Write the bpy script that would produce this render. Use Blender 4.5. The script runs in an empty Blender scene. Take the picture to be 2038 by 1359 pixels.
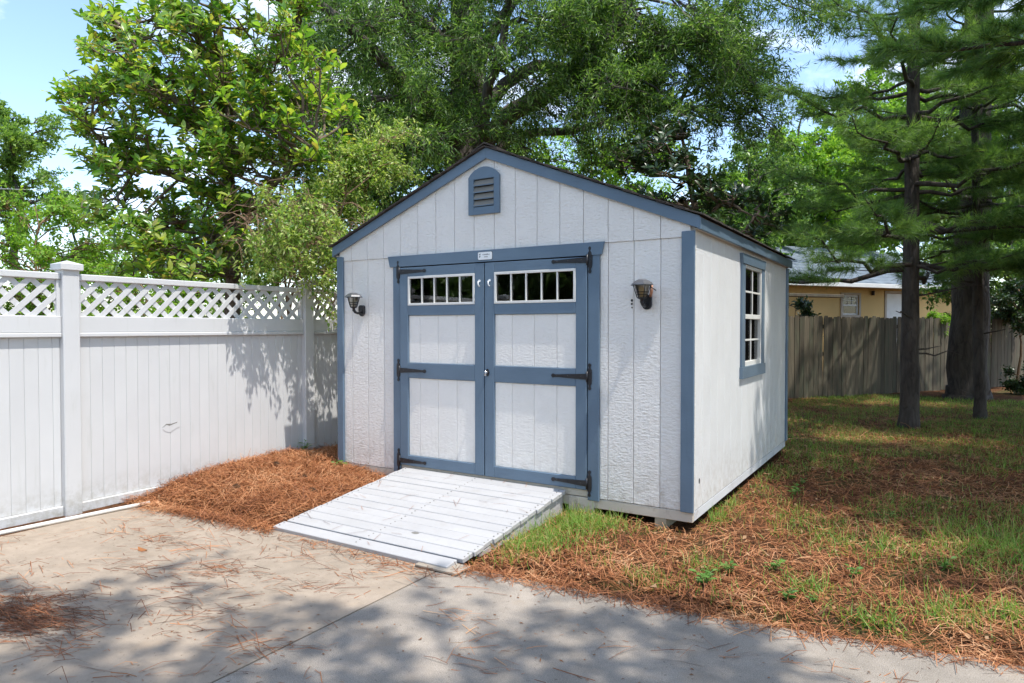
import bpy, math, random
import numpy as np
from mathutils import Vector, Matrix, Euler

# ------------------------------------------------------------------ camera, sky, sun, exposure
S = bpy.context.scene
COL = S.collection
R = math.radians
cam_d = bpy.data.cameras.new('camera')
cam = bpy.data.objects.new('camera', cam_d)
COL.objects.link(cam)
cam.location = (5.134, -4.952, 1.5445)
cam.rotation_euler = (R(90 - 1.212), 0, R(31.66))
cam_d.sensor_width = 36
cam_d.lens = 36 * 1345.4 / 2038
cam_d.clip_end = 2000
cam_d.clip_start = 0.05
S.camera = cam

SUN_EL, SUN_A = R(66.5), R(8)           # sun stands to the +X side, slightly in front (-Y)
sdir = Vector((math.cos(SUN_EL) * math.cos(SUN_A), -math.cos(SUN_EL) * math.sin(SUN_A), math.sin(SUN_EL)))
w = bpy.data.worlds.new('World')
S.world = w
w.use_nodes = True
nt = w.node_tree
for n in list(nt.nodes):
    nt.nodes.remove(n)
wo = nt.nodes.new('ShaderNodeOutputWorld')
bg = nt.nodes.new('ShaderNodeBackground')
sky = nt.nodes.new('ShaderNodeTexSky')
sky.sky_type = 'NISHITA'
sky.sun_disc = False
sky.sun_elevation = SUN_EL
sky.sun_rotation = math.atan2(sdir.x, sdir.y)
sky.air_density = 1.0
sky.dust_density = 0.6
sky.ozone_density = 1.5
bg.inputs['Strength'].default_value = 0.15
tc = nt.nodes.new('ShaderNodeTexCoord')
cn = nt.nodes.new('ShaderNodeTexNoise')
cn.inputs['Scale'].default_value = 3.2
cn.inputs['Detail'].default_value = 8
cn.inputs['Roughness'].default_value = 0.55
cmap = nt.nodes.new('ShaderNodeMapping')
cmap.inputs['Scale'].default_value = (1, 1, 2.2)
cmap.inputs['Location'].default_value = (0.35, 1.1, 0.0)
cr = nt.nodes.new('ShaderNodeValToRGB')
cr.color_ramp.elements[0].position = 0.52
cr.color_ramp.elements[1].position = 0.72
cmix = nt.nodes.new('ShaderNodeMixRGB')
cmix.inputs['Color2'].default_value = (6.0, 6.1, 6.4, 1)
nt.links.new(tc.outputs['Generated'], cmap.inputs['Vector'])
nt.links.new(cmap.outputs['Vector'], cn.inputs['Vector'])
nt.links.new(cn.outputs['Fac'], cr.inputs['Fac'])
nt.links.new(cr.outputs['Color'], cmix.inputs['Fac'])
nt.links.new(sky.outputs['Color'], cmix.inputs['Color1'])
nt.links.new(cmix.outputs['Color'], bg.inputs['Color'])
nt.links.new(bg.outputs['Background'], wo.inputs['Surface'])

sl = bpy.data.lights.new('sun', 'SUN')
sl.energy = 2.4
sl.angle = R(0.53)
sl.color = (1.0, 0.965, 0.915)
so = bpy.data.objects.new('sun', sl)
COL.objects.link(so)
so.rotation_euler = sdir.to_track_quat('Z', 'Y').to_euler()
so.location = (10, -2, 20)
vs = S.view_settings
vs.view_transform = 'Standard'
vs.look = 'None'
vs.exposure = 1.22
vs.gamma = 1.0
vs.use_curve_mapping = False
S.cycles.max_bounces = 8
S.cycles.diffuse_bounces = 3
S.cycles.transparent_max_bounces = 6
S.cycles.transmission_bounces = 4
S.cycles.use_denoising = True
S.cycles.caustics_reflective = False
S.cycles.caustics_refractive = False

rng = np.random.default_rng(7)
random.seed(7)

# ------------------------------------------------------------------ materials
def new_mat(name):
    m = bpy.data.materials.new(name)
    m.use_nodes = True
    return m, m.node_tree, m.node_tree.nodes['Principled BSDF']

def N(t, typ, **kw):
    n = t.nodes.new(typ)
    for k, v in kw.items():
        if k in n.inputs:
            n.inputs[k].default_value = v
        else:
            setattr(n, k, v)
    return n

def ramp(t, fac, c0, c1, p0=0.3, p1=0.7):
    r = t.nodes.new('ShaderNodeValToRGB')
    r.color_ramp.elements[0].position = p0
    r.color_ramp.elements[1].position = p1
    r.color_ramp.elements[0].color = (*c0, 1)
    r.color_ramp.elements[1].color = (*c1, 1)
    t.links.new(fac, r.inputs['Fac'])
    return r

def mixc(t, fac, a, b, mode='MIX'):
    m = t.nodes.new('ShaderNodeMixRGB')
    m.blend_type = mode
    if isinstance(fac, float):
        m.inputs['Fac'].default_value = fac
    else:
        t.links.new(fac, m.inputs['Fac'])
    for s, v in ((m.inputs['Color1'], a), (m.inputs['Color2'], b)):
        if isinstance(v, tuple):
            s.default_value = (*v, 1)
        else:
            t.links.new(v, s)
    return m

def coords(t, scale=(1, 1, 1), kind='Object', rnd=False):
    """object coordinates; rnd shifts them per object so that boards do not repeat"""
    c = t.nodes.new('ShaderNodeTexCoord')
    m = t.nodes.new('ShaderNodeMapping')
    m.inputs['Scale'].default_value = scale
    t.links.new(c.outputs[kind], m.inputs['Vector'])
    if rnd:
        oi = t.nodes.new('ShaderNodeObjectInfo')
        mu = t.nodes.new('ShaderNodeMath')
        mu.operation = 'MULTIPLY'
        mu.inputs[1].default_value = 57.0
        t.links.new(oi.outputs['Random'], mu.inputs[0])
        cb = t.nodes.new('ShaderNodeCombineXYZ')
        for i in range(3):
            t.links.new(mu.outputs[0], cb.inputs[i])
        t.links.new(cb.outputs[0], m.inputs['Location'])
    return m

def noise(t, vec, scale, detail=4, rough=0.55):
    n = N(t, 'ShaderNodeTexNoise', Scale=scale, Detail=detail, Roughness=rough)
    t.links.new(vec.outputs[0], n.inputs['Vector'])
    return n

def bump(t, b, h, strength=0.3, dist=0.01):
    n = N(t, 'ShaderNodeBump', Strength=strength, Distance=dist)
    t.links.new(h, n.inputs['Height'])
    t.links.new(n.outputs['Normal'], b.inputs['Normal'])
    return n

def simple(name, col, rough=0.6, metal=0.0, var=0.12, nscale=6.0, bs=0.15, bd=0.002, bscale=60, spec=0.4):
    m, t, b = new_mat(name)
    v = coords(t, rnd=True)
    n = noise(t, v, nscale)
    d = tuple(c * (1 - var) for c in col)
    u = tuple(min(1, c * (1 + var)) for c in col)
    r = ramp(t, n.outputs['Fac'], d, u)
    t.links.new(r.outputs['Color'], b.inputs['Base Color'])
    b.inputs['Roughness'].default_value = rough
    b.inputs['Metallic'].default_value = metal
    b.inputs['Specular IOR Level'].default_value = spec
    n2 = noise(t, v, bscale, 3)
    bump(t, b, n2.outputs['Fac'], bs, bd)
    return m

def splashed(t, vec, col, dirt, z0, z1, amount):
    """rain-splashed soil on the foot of a wall, in uneven blotches"""
    ge = t.nodes.new('ShaderNodeNewGeometry')
    sp = t.nodes.new('ShaderNodeSeparateXYZ')
    t.links.new(ge.outputs['Position'], sp.inputs[0])
    mr = t.nodes.new('ShaderNodeMapRange')
    mr.inputs['From Min'].default_value = z0; mr.inputs['From Max'].default_value = z1
    mr.inputs['To Min'].default_value = 1.0; mr.inputs['To Max'].default_value = 0.0
    t.links.new(sp.outputs['Z'], mr.inputs['Value'])
    n = noise(t, vec, 14, 6, 0.7)
    r = ramp(t, n.outputs['Fac'], (0, 0, 0), (1, 1, 1), 0.42, 0.66)
    a = N(t, 'ShaderNodeMath', operation='MULTIPLY'); t.links.new(mr.outputs[0], a.inputs[0]); t.links.new(r.outputs['Color'], a.inputs[1])
    c = N(t, 'ShaderNodeMath', operation='MULTIPLY'); c.inputs[1].default_value = amount; t.links.new(a.outputs[0], c.inputs[0])
    return mixc(t, c.outputs[0], col, dirt).outputs['Color']

def grain_paint(name, col, along='z', rough=0.5, var=0.05, strength=0.5, dirt=None, dist=0.004, splash=None, fine=0.55):
    """painted, wood-embossed siding: stretched grain relief, faint stains"""
    m, t, b = new_mat(name)
    sc = {'z': (1, 1, 0.12), 'x': (0.12, 1, 1), 'y': (1, 0.12, 1)}[along]
    v = coords(t, sc, rnd=True)
    wv = noise(t, v, 34, 5, 0.6)
    v2 = coords(t, rnd=True)
    n1 = noise(t, v2, 2.3, 5)
    v5 = coords(t, (0.55, 0.55, 1.25), rnd=True)
    n3 = noise(t, v5, 52, 4, 0.6)
    ad = N(t, 'ShaderNodeMath', operation='ADD')
    t.links.new(wv.outputs['Fac'], ad.inputs[0])
    ml = N(t, 'ShaderNodeMath', operation='MULTIPLY')
    ml.inputs[1].default_value = fine
    t.links.new(n3.outputs['Fac'], ml.inputs[0])
    t.links.new(ml.outputs[0], ad.inputs[1])
    r = ramp(t, n1.outputs['Fac'], tuple(c * (1 - var) for c in col), tuple(min(1, c * (1 + var)) for c in col))
    out = r.outputs['Color']
    if dirt:
        # splash dirt in blotches
        n4 = noise(t, v2, 9, 6, 0.7)
        rr = ramp(t, n4.outputs['Fac'], (0, 0, 0), (1, 1, 1), 0.56, 0.75)
        mm = mixc(t, rr.outputs['Color'], out, dirt)
        out = mm.outputs['Color']
    if splash:
        out = splashed(t, v2, out, splash, 0.16, 0.60, 0.55)
    t.links.new(out, b.inputs['Base Color'])
    b.inputs['Roughness'].default_value = rough
    bump(t, b, ad.outputs[0], strength, dist)
    return m

def leaf_mat(name, cols, trans=0.35, rough=0.45, spec=0.4):
    """cols: list of colours picked by the per-leaf random number"""
    m, t, b = new_mat(name)
    a = N(t, 'ShaderNodeAttribute', attribute_name='rnd')
    r = t.nodes.new('ShaderNodeValToRGB')
    while len(r.color_ramp.elements) < len(cols):
        r.color_ramp.elements.new(0.5)
    for i, c in enumerate(cols):
        r.color_ramp.elements[i].position = i / max(1, len(cols) - 1)
        r.color_ramp.elements[i].color = (*c, 1)
    t.links.new(a.outputs['Fac'], r.inputs['Fac'])
    t.links.new(r.outputs['Color'], b.inputs['Base Color'])
    b.inputs['Roughness'].default_value = rough
    b.inputs['Specular IOR Level'].default_value = spec
    tr = t.nodes.new('ShaderNodeBsdfTranslucent')
    g = mixc(t, 1.0, r.outputs['Color'], (1.45, 1.5, 0.7), 'MULTIPLY')
    t.links.new(g.outputs['Color'], tr.inputs['Color'])
    ms = t.nodes.new('ShaderNodeMixShader')
    ms.inputs['Fac'].default_value = trans
    o = t.nodes['Material Output']
    t.links.new(b.outputs['BSDF'], ms.inputs[1])
    t.links.new(tr.outputs['BSDF'], ms.inputs[2])
    t.links.new(ms.outputs['Shader'], o.inputs['Surface'])
    return m

def bark_mat(name, c0, c1, scale=9, stretch=0.22, strength=0.9):
    m, t, b = new_mat(name)
    v = coords(t, (1, 1, stretch))
    vo = N(t, 'ShaderNodeTexVoronoi', Scale=scale, feature='DISTANCE_TO_EDGE')
    nn = noise(t, v, scale * 0.7, 5)
    wmix = N(t, 'ShaderNodeMixRGB')
    wmix.inputs['Fac'].default_value = 0.16
    t.links.new(v.outputs[0], wmix.inputs['Color1'])
    t.links.new(nn.outputs['Color'], wmix.inputs['Color2'])
    t.links.new(wmix.outputs['Color'], vo.inputs['Vector'])
    r = ramp(t, vo.outputs['Distance'], tuple(c * .45 for c in c0), c0, 0.0, 0.14)
    r2 = ramp(t, nn.outputs['Fac'], (0, 0, 0), (1, 1, 1), 0.4, 0.7)
    mm = mixc(t, r2.outputs['Color'], r.outputs['Color'], c1)
    t.links.new(mm.outputs['Color'], b.inputs['Base Color'])
    b.inputs['Roughness'].default_value = 0.9
    ad = N(t, 'ShaderNodeMath', operation='ADD')
    t.links.new(vo.outputs['Distance'], ad.inputs[0])
    n2 = noise(t, v, scale * 5, 5, 0.7)
    ml = N(t, 'ShaderNodeMath', operation='MULTIPLY')
    ml.inputs[1].default_value = 0.25
    t.links.new(n2.outputs['Fac'], ml.inputs[0])
    t.links.new(ml.outputs[0], ad.inputs[1])
    bump(t, b, ad.outputs[0], strength, 0.05)
    return m

M = {}
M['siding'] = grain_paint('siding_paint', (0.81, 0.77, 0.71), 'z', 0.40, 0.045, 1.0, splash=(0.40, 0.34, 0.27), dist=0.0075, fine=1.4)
M['siding_sunlit'] = grain_paint('siding_paint_sunlit', (0.72, 0.715, 0.70), 'z', 0.42, 0.045, 0.8, splash=(0.40, 0.34, 0.27), dist=0.0045, fine=1.0)  # same paint as the front, toned cooler and darker for direct sun
M['door_panel'] = grain_paint('door_panel_paint', (0.82, 0.78, 0.72), 'z', 0.40, 0.04, 0.8, splash=(0.45, 0.39, 0.32), dist=0.0055, fine=1.2)
M['blue'] = grain_paint('blue_trim_paint', (0.12, 0.176, 0.235), 'z', 0.4, 0.10, 0.5)
M['blue_x'] = grain_paint('blue_rail_paint', (0.12, 0.176, 0.235), 'x', 0.4, 0.10, 0.5)
M['blue_y'] = grain_paint('blue_fascia_paint', (0.112, 0.165, 0.22), 'y', 0.4, 0.10, 0.3)
M['groove'] = simple('groove_backing', (0.58, 0.56, 0.53), 0.7)  # tone of the backing sheets seen between the boards
M['cream'] = grain_paint('cream_rim_paint', (0.56, 0.50, 0.41), 'x', 0.6, 0.08, 0.3, dirt=(0.30, 0.24, 0.17))
M['cream_y'] = grain_paint('cream_soffit_paint', (0.60, 0.56, 0.48), 'y', 0.6, 0.08, 0.3, dirt=(0.42, 0.35, 0.27))
M['white_y'] = grain_paint('white_rim_paint', (0.60, 0.60, 0.61), 'y', 0.6, 0.08, 0.3, dirt=(0.36, 0.32, 0.28))
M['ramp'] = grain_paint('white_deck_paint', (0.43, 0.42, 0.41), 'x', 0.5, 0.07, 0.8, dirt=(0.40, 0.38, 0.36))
M['rawwood'] = grain_paint('raw_plank_wood', (0.33, 0.28, 0.22), 'x', 0.85, 0.25, 0.5)
M['skid'] = grain_paint('skid_timber', (0.34, 0.29, 0.20), 'y', 0.85, 0.2, 0.5)
M['black'] = simple('black_iron', (0.018, 0.018, 0.021), 0.42, 0.0, 0.2, 20, 0.25, 0.001, 200, 0.5)
M['lampblack'] = simple('lantern_metal', (0.022, 0.022, 0.025), 0.38, 0.3, 0.2, 30, 0.2, 0.001, 200, 0.5)
M['lampcap_sky'] = simple('skylit_cap_metal', (0.11, 0.11, 0.112), 0.35, 0.4, 0.2, 30, 0.2, 0.001, 200, 0.5)  # black cap coloured lighter grey to stand for the sky it mirrors
M['whiteframe'] = simple('white_window_plastic', (0.72, 0.70, 0.65), 0.45, 0, 0.05, 8, 0.05, 0.001, 90)
def vinyl_mat():
    m, t, b = new_mat('white_vinyl')
    v = coords(t, rnd=True)
    n = noise(t, v, 1.6, 5)
    r = ramp(t, n.outputs['Fac'], (0.57, 0.565, 0.555), (0.62, 0.615, 0.605))
    vz = coords(t, (1, 1, .1), rnd=True)
    n2 = noise(t, vz, 22, 5, .65)
    r2 = ramp(t, n2.outputs['Fac'], (0, 0, 0), (.35, .35, .35), 0.58, 0.80)
    m1 = mixc(t, r2.outputs['Color'], r.outputs['Color'], (0.42, 0.43, 0.38))
    out = splashed(t, v, m1.outputs['Color'], (0.30, 0.27, 0.20), -0.02, 0.30, 0.7)
    t.links.new(out, b.inputs['Base Color'])
    b.inputs['Roughness'].default_value = 0.38
    n3 = noise(t, v, 7, 3)
    bump(t, b, n3.outputs['Fac'], 0.12, 0.004)
    return m
M['vinyl'] = vinyl_mat()
M['dark'] = simple('dark_interior', (0.035, 0.03, 0.027), 0.9)
M['interior'] = simple('shed_interior_wood', (0.22, 0.15, 0.09), 0.9, 0, 0.3, 5)
M['slat'] = simple('vent_slat_grey', (0.20, 0.19, 0.165), 0.7)
M['plate'] = simple('plate_white', (0.78, 0.80, 0.80), 0.3, 0, 0.02)
M['ink'] = simple('plate_ink', (0.02, 0.025, 0.03), 0.5)
M['steel'] = simple('bright_steel', (0.55, 0.55, 0.56), 0.3, 0.9, 0.1, 30)
M['copper'] = simple('copper_tube', (0.62, 0.33, 0.22), 0.35, 0.7, 0.1, 30)
M['pvc'] = simple('pvc_pipe_white', (0.66, 0.62, 0.56), 0.45, 0, 0.12, 5)
M['housewall'] = simple('yellow_house_wall', (0.62, 0.42, 0.17), 0.8, 0, 0.07, 1.2, 0.2, 0.004, 30)
M['housewhite'] = simple('house_white_trim', (0.70, 0.70, 0.68), 0.55, 0, 0.06, 4)
M['housegrey'] = simple('house_grey_trim', (0.42, 0.36, 0.29), 0.7, 0, 0.1, 4)
M['pinecone'] = simple('pine_cone_scale', (0.13, 0.075, 0.04), 0.8, 0, 0.3, 30)

m, t, b = new_mat('window_glass')            # thin pane: clear with Fresnel mirror on top
o = t.nodes['Material Output']
tr = N(t, 'ShaderNodeBsdfTransparent'); tr.inputs['Color'].default_value = (0.72, 0.74, 0.74, 1)
gl = N(t, 'ShaderNodeBsdfGlossy', Roughness=0.02)
fr = N(t, 'ShaderNodeFresnel', IOR=1.6)
ms = N(t, 'ShaderNodeMixShader')
t.links.new(fr.outputs[0], ms.inputs['Fac']); t.links.new(tr.outputs[0], ms.inputs[1]); t.links.new(gl.outputs[0], ms.inputs[2])
t.links.new(ms.outputs[0], o.inputs['Surface'])
M['glass'] = m
m, t, b = new_mat('lantern_glass')
o = t.nodes['Material Output']
tr0 = N(t, 'ShaderNodeBsdfTransparent'); tr0.inputs['Color'].default_value = (0.95, 0.93, 0.88, 1)
tl = N(t, 'ShaderNodeBsdfTranslucent'); tl.inputs['Color'].default_value = (0.9, 0.86, 0.76, 1)
tr = N(t, 'ShaderNodeMixShader'); tr.inputs['Fac'].default_value = 0.45
t.links.new(tr0.outputs[0], tr.inputs[1]); t.links.new(tl.outputs[0], tr.inputs[2])
gl = N(t, 'ShaderNodeBsdfGlossy', Roughness=0.05)
fr = N(t, 'ShaderNodeFresnel', IOR=1.5)
ms = N(t, 'ShaderNodeMixShader')
t.links.new(fr.outputs[0], ms.inputs['Fac']); t.links.new(tr.outputs[0], ms.inputs[1]); t.links.new(gl.outputs[0], ms.inputs[2])
t.links.new(ms.outputs[0], o.inputs['Surface'])
M['lampglass'] = m
M['bulb'] = simple('amber_bulb', (0.75, 0.48, 0.16), 0.15, 0, 0.1, 30)
M['bulbw'] = simple('frosted_bulb', (0.8, 0.76, 0.62), 0.25, 0, 0.1, 30)
M['curtain'] = simple('window_blind_cloth', (0.36, 0.27, 0.22), 0.9, 0, 0.2, 6)

def shingle_mat():
    m, t, b = new_mat('asphalt_shingle')
    v = coords(t, rnd=True)
    n1 = noise(t, v, 7, 4); n2 = noise(t, v, 160, 2)
    r = ramp(t, n1.outputs['Fac'], (0.030, 0.025, 0.022), (0.075, 0.062, 0.052))
    r2 = ramp(t, n2.outputs['Fac'], (0.5, 0.5, 0.5), (1.4, 1.35, 1.3))
    mm = mixc(t, 1.0, r.outputs['Color'], r2.outputs['Color'], 'MULTIPLY')
    t.links.new(mm.outputs['Color'], b.inputs['Base Color'])
    b.inputs['Roughness'].default_value = 0.95
    bump(t, b, n2.outputs['Fac'], 0.6, 0.004)
    return m
M['shingle'] = shingle_mat()

def concrete_mat(name, light, dark, agg):
    m, t, b = new_mat(name)
    v = coords(t)
    n1 = noise(t, v, 0.9, 6, 0.6)
    n2 = noise(t, v, 7, 6, 0.7)
    n3 = noise(t, v, 220, 2, 0.5)
    n4 = noise(t, v, 38, 3, 0.6)
    r = ramp(t, n1.outputs['Fac'], dark, light, 0.32, 0.66)
    r2 = ramp(t, n2.outputs['Fac'], (0.80, 0.79, 0.77), (1.08, 1.07, 1.06), 0.3, 0.68)
    mm = mixc(t, 1.0, r.outputs['Color'], r2.outputs['Color'], 'MULTIPLY')
    r3 = ramp(t, n3.outputs['Fac'], (1 - agg,) * 3, (1 + agg,) * 3, 0.3, 0.7)
    m3 = mixc(t, 1.0, mm.outputs['Color'], r3.outputs['Color'], 'MULTIPLY')
    r4 = ramp(t, n4.outputs['Fac'], (0.55, 0.5, 0.45), (1, 1, 1), 0.27, 0.36)
    m4 = mixc(t, 1.0, m3.outputs['Color'], r4.outputs['Color'], 'MULTIPLY')
    # rusty brown leaf stains
    n5 = noise(t, v, 2.7, 5, 0.65)
    r5 = ramp(t, n5.outputs['Fac'], (0, 0, 0), (1, 1, 1), 0.57, 0.72)
    ml = N(t, 'ShaderNodeMath', operation='MULTIPLY'); ml.inputs[1].default_value = 0.45
    t.links.new(r5.outputs['Color'], ml.inputs[0])
    m5 = mixc(t, ml.outputs[0], m4.outputs['Color'], (0.36, 0.26, 0.17))
    t.links.new(m5.outputs['Color'], b.inputs['Base Color'])
    b.inputs['Roughness'].default_value = 0.9
    bump(t, b, n3.outputs['Fac'], 0.35, 0.004)
    return m
M['conc_l'] = concrete_mat('smooth_concrete', (0.365, 0.295, 0.225), (0.30, 0.245, 0.185), 0.07)
M['conc_r'] = concrete_mat('rough_concrete', (0.36, 0.31, 0.255), (0.235, 0.205, 0.17), 0.34)

def ground_mat():
    m, t, b = new_mat('straw_and_soil')
    v = coords(t)
    n1 = noise(t, v, 1.1, 6, 0.65)
    n2 = noise(t, v, 16, 6, 0.7)
    n3 = noise(t, v, 90, 4, 0.7)
    r = ramp(t, n2.outputs['Fac'], (0.05, 0.03, 0.018), (0.22, 0.10, 0.05), 0.32, 0.68)
    r3 = ramp(t, n3.outputs['Fac'], (0.45, 0.42, 0.4), (1.4, 1.35, 1.25), 0.3, 0.7)
    mm = mixc(t, 1.0, r.outputs['Color'], r3.outputs['Color'], 'MULTIPLY')
    g = ramp(t, n3.outputs['Fac'], (0.03, 0.055, 0.015), (0.12, 0.15, 0.05), 0.3, 0.7)
    r1 = ramp(t, n1.outputs['Fac'], (0, 0, 0), (0.7, 0.7, 0.7), 0.5, 0.64)
    m2 = mixc(t, r1.outputs['Color'], mm.outputs['Color'], g.outputs['Color'])
    t.links.new(m2.outputs['Color'], b.inputs['Base Color'])
    b.inputs['Roughness'].default_value = 1.0
    b.inputs['Specular IOR Level'].default_value = 0.1
    bump(t, b, n3.outputs['Fac'], 0.9, 0.03)
    return m
M['ground'] = ground_mat()

def picket_mat():
    m, t, b = new_mat('weathered_picket')
    v = coords(t, (1, 1, 0.06), rnd=True)
    n1 = noise(t, v, 30, 5, 0.6)
    oi = t.nodes.new('ShaderNodeObjectInfo')
    r0 = ramp(t, oi.outputs['Random'], (0.072, 0.058, 0.040), (0.165, 0.138, 0.098), 0, 1)
    r = ramp(t, n1.outputs['Fac'], (0.55, 0.55, 0.52), (1.15, 1.12, 1.05))
    mm = mixc(t, 1.0, r0.outputs['Color'], r.outputs['Color'], 'MULTIPLY')
    v2 = coords(t, (1, 1, 0.4), rnd=True)
    n2 = noise(t, v2, 4, 5)
    r2 = ramp(t, n2.outputs['Fac'], (0, 0, 0), (0.55, 0.55, 0.55), 0.5, 0.75)
    m2 = mixc(t, r2.outputs['Color'], mm.outputs['Color'], (0.10, 0.12, 0.07))
    t.links.new(m2.outputs['Color'], b.inputs['Base Color'])
    b.inputs['Roughness'].default_value = 0.9
    bump(t, b, n1.outputs['Fac'], 0.5, 0.006)
    return m
M['picket'] = picket_mat()

def metal_roof_mat():
    m, t, b = new_mat('pale_house_roof')
    v = coords(t)
    n = noise(t, v, 3, 5)
    n2 = noise(t, v, 60, 3)
    r = ramp(t, n.outputs['Fac'], (0.10, 0.125, 0.155), (0.19, 0.23, 0.27))
    t.links.new(r.outputs['Color'], b.inputs['Base Color'])
    b.inputs['Roughness'].default_value = 0.6
    bump(t, b, n2.outputs['Fac'], 0.4, 0.01)
    return m
M['houseroof'] = metal_roof_mat()

M['oakbark'] = bark_mat('oak_bark', (0.10, 0.08, 0.062), (0.15, 0.13, 0.11), 7, 0.3)
M['magbark'] = bark_mat('magnolia_bark', (0.17, 0.115, 0.075), (0.22, 0.17, 0.13), 14, 0.5, 0.4)
M['pinebark'] = bark_mat('pine_bark', (0.06, 0.044, 0.034), (0.09, 0.072, 0.06), 11, 0.28)
M['twig'] = simple('vine_twig', (0.24, 0.15, 0.085), 0.8, 0, 0.2, 10)

M['magleaf'] = leaf_mat('magnolia_leaf', [(0.08, 0.19, 0.035), (0.15, 0.29, 0.042), (0.26, 0.42, 0.06), (0.42, 0.52, 0.09), (0.33, 0.25, 0.08)], 0.48, 0.27, 0.6)
M['darkleaf'] = leaf_mat('dark_broad_leaf', [(0.018, 0.042, 0.014), (0.03, 0.065, 0.02), (0.055, 0.10, 0.03)], 0.22, 0.35, 0.5)
M['oakleaf'] = leaf_mat('willow_oak_leaf', [(0.04, 0.09, 0.02), (0.075, 0.155, 0.032), (0.15, 0.27, 0.055), (0.34, 0.46, 0.18)], 0.48, 0.4, 0.45)
M['vineleaf'] = leaf_mat('vine_leaf', [(0.08, 0.17, 0.033), (0.20, 0.33, 0.058), (0.40, 0.51, 0.12), (0.62, 0.65, 0.32)], 0.42, 0.45, 0.4)
M['brightleaf'] = leaf_mat('bright_shrub_leaf', [(0.12, 0.26, 0.03), (0.22, 0.39, 0.045), (0.35, 0.50, 0.08)], 0.46, 0.5, 0.35)
M['farleaf'] = leaf_mat('far_tree_leaf', [(0.09, 0.18, 0.038), (0.17, 0.29, 0.058), (0.30, 0.42, 0.10)], 0.47, 0.5, 0.35)
M['needle'] = leaf_mat('pine_needle', [(0.06, 0.135, 0.04), (0.13, 0.24, 0.065), (0.30, 0.42, 0.13)], 0.48, 0.45, 0.4)
M['grass'] = leaf_mat('grass_blade', [(0.07, 0.17, 0.025), (0.13, 0.28, 0.04), (0.25, 0.38, 0.07), (0.40, 0.40, 0.15)], 0.4, 0.5, 0.3)
M['straw'] = leaf_mat('pine_straw', [(0.09, 0.036, 0.018), (0.27, 0.095, 0.036), (0.46, 0.19, 0.075), (0.66, 0.38, 0.20)], 0.06, 0.6, 0.3)
M['weed'] = leaf_mat('weed_leaf', [(0.07, 0.17, 0.03), (0.13, 0.26, 0.05), (0.20, 0.32, 0.08)], 0.35, 0.45, 0.35)
M['deadleaf'] = leaf_mat('dead_leaf', [(0.16, 0.07, 0.03), (0.34, 0.14, 0.05), (0.42, 0.26, 0.14)], 0.15, 0.6, 0.3)

# ------------------------------------------------------------------ object helpers
def tag(o, label=None, cat=None, group=None, kind=None):
    if label: o['label'] = label
    if cat: o['category'] = cat
    if group: o['group'] = group
    if kind: o['kind'] = kind
    return o

def empty(name, loc, label=None, cat=None, group=None):
    o = bpy.data.objects.new(name, None)
    o.empty_display_size = 0.2
    o.location = loc
    COL.objects.link(o)
    tag(o, label, cat, group)
    return o

def wpos(o):
    p = Vector((0, 0, 0))
    while o is not None:
        p = p + o.location
        o = o.parent
    return p

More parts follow.
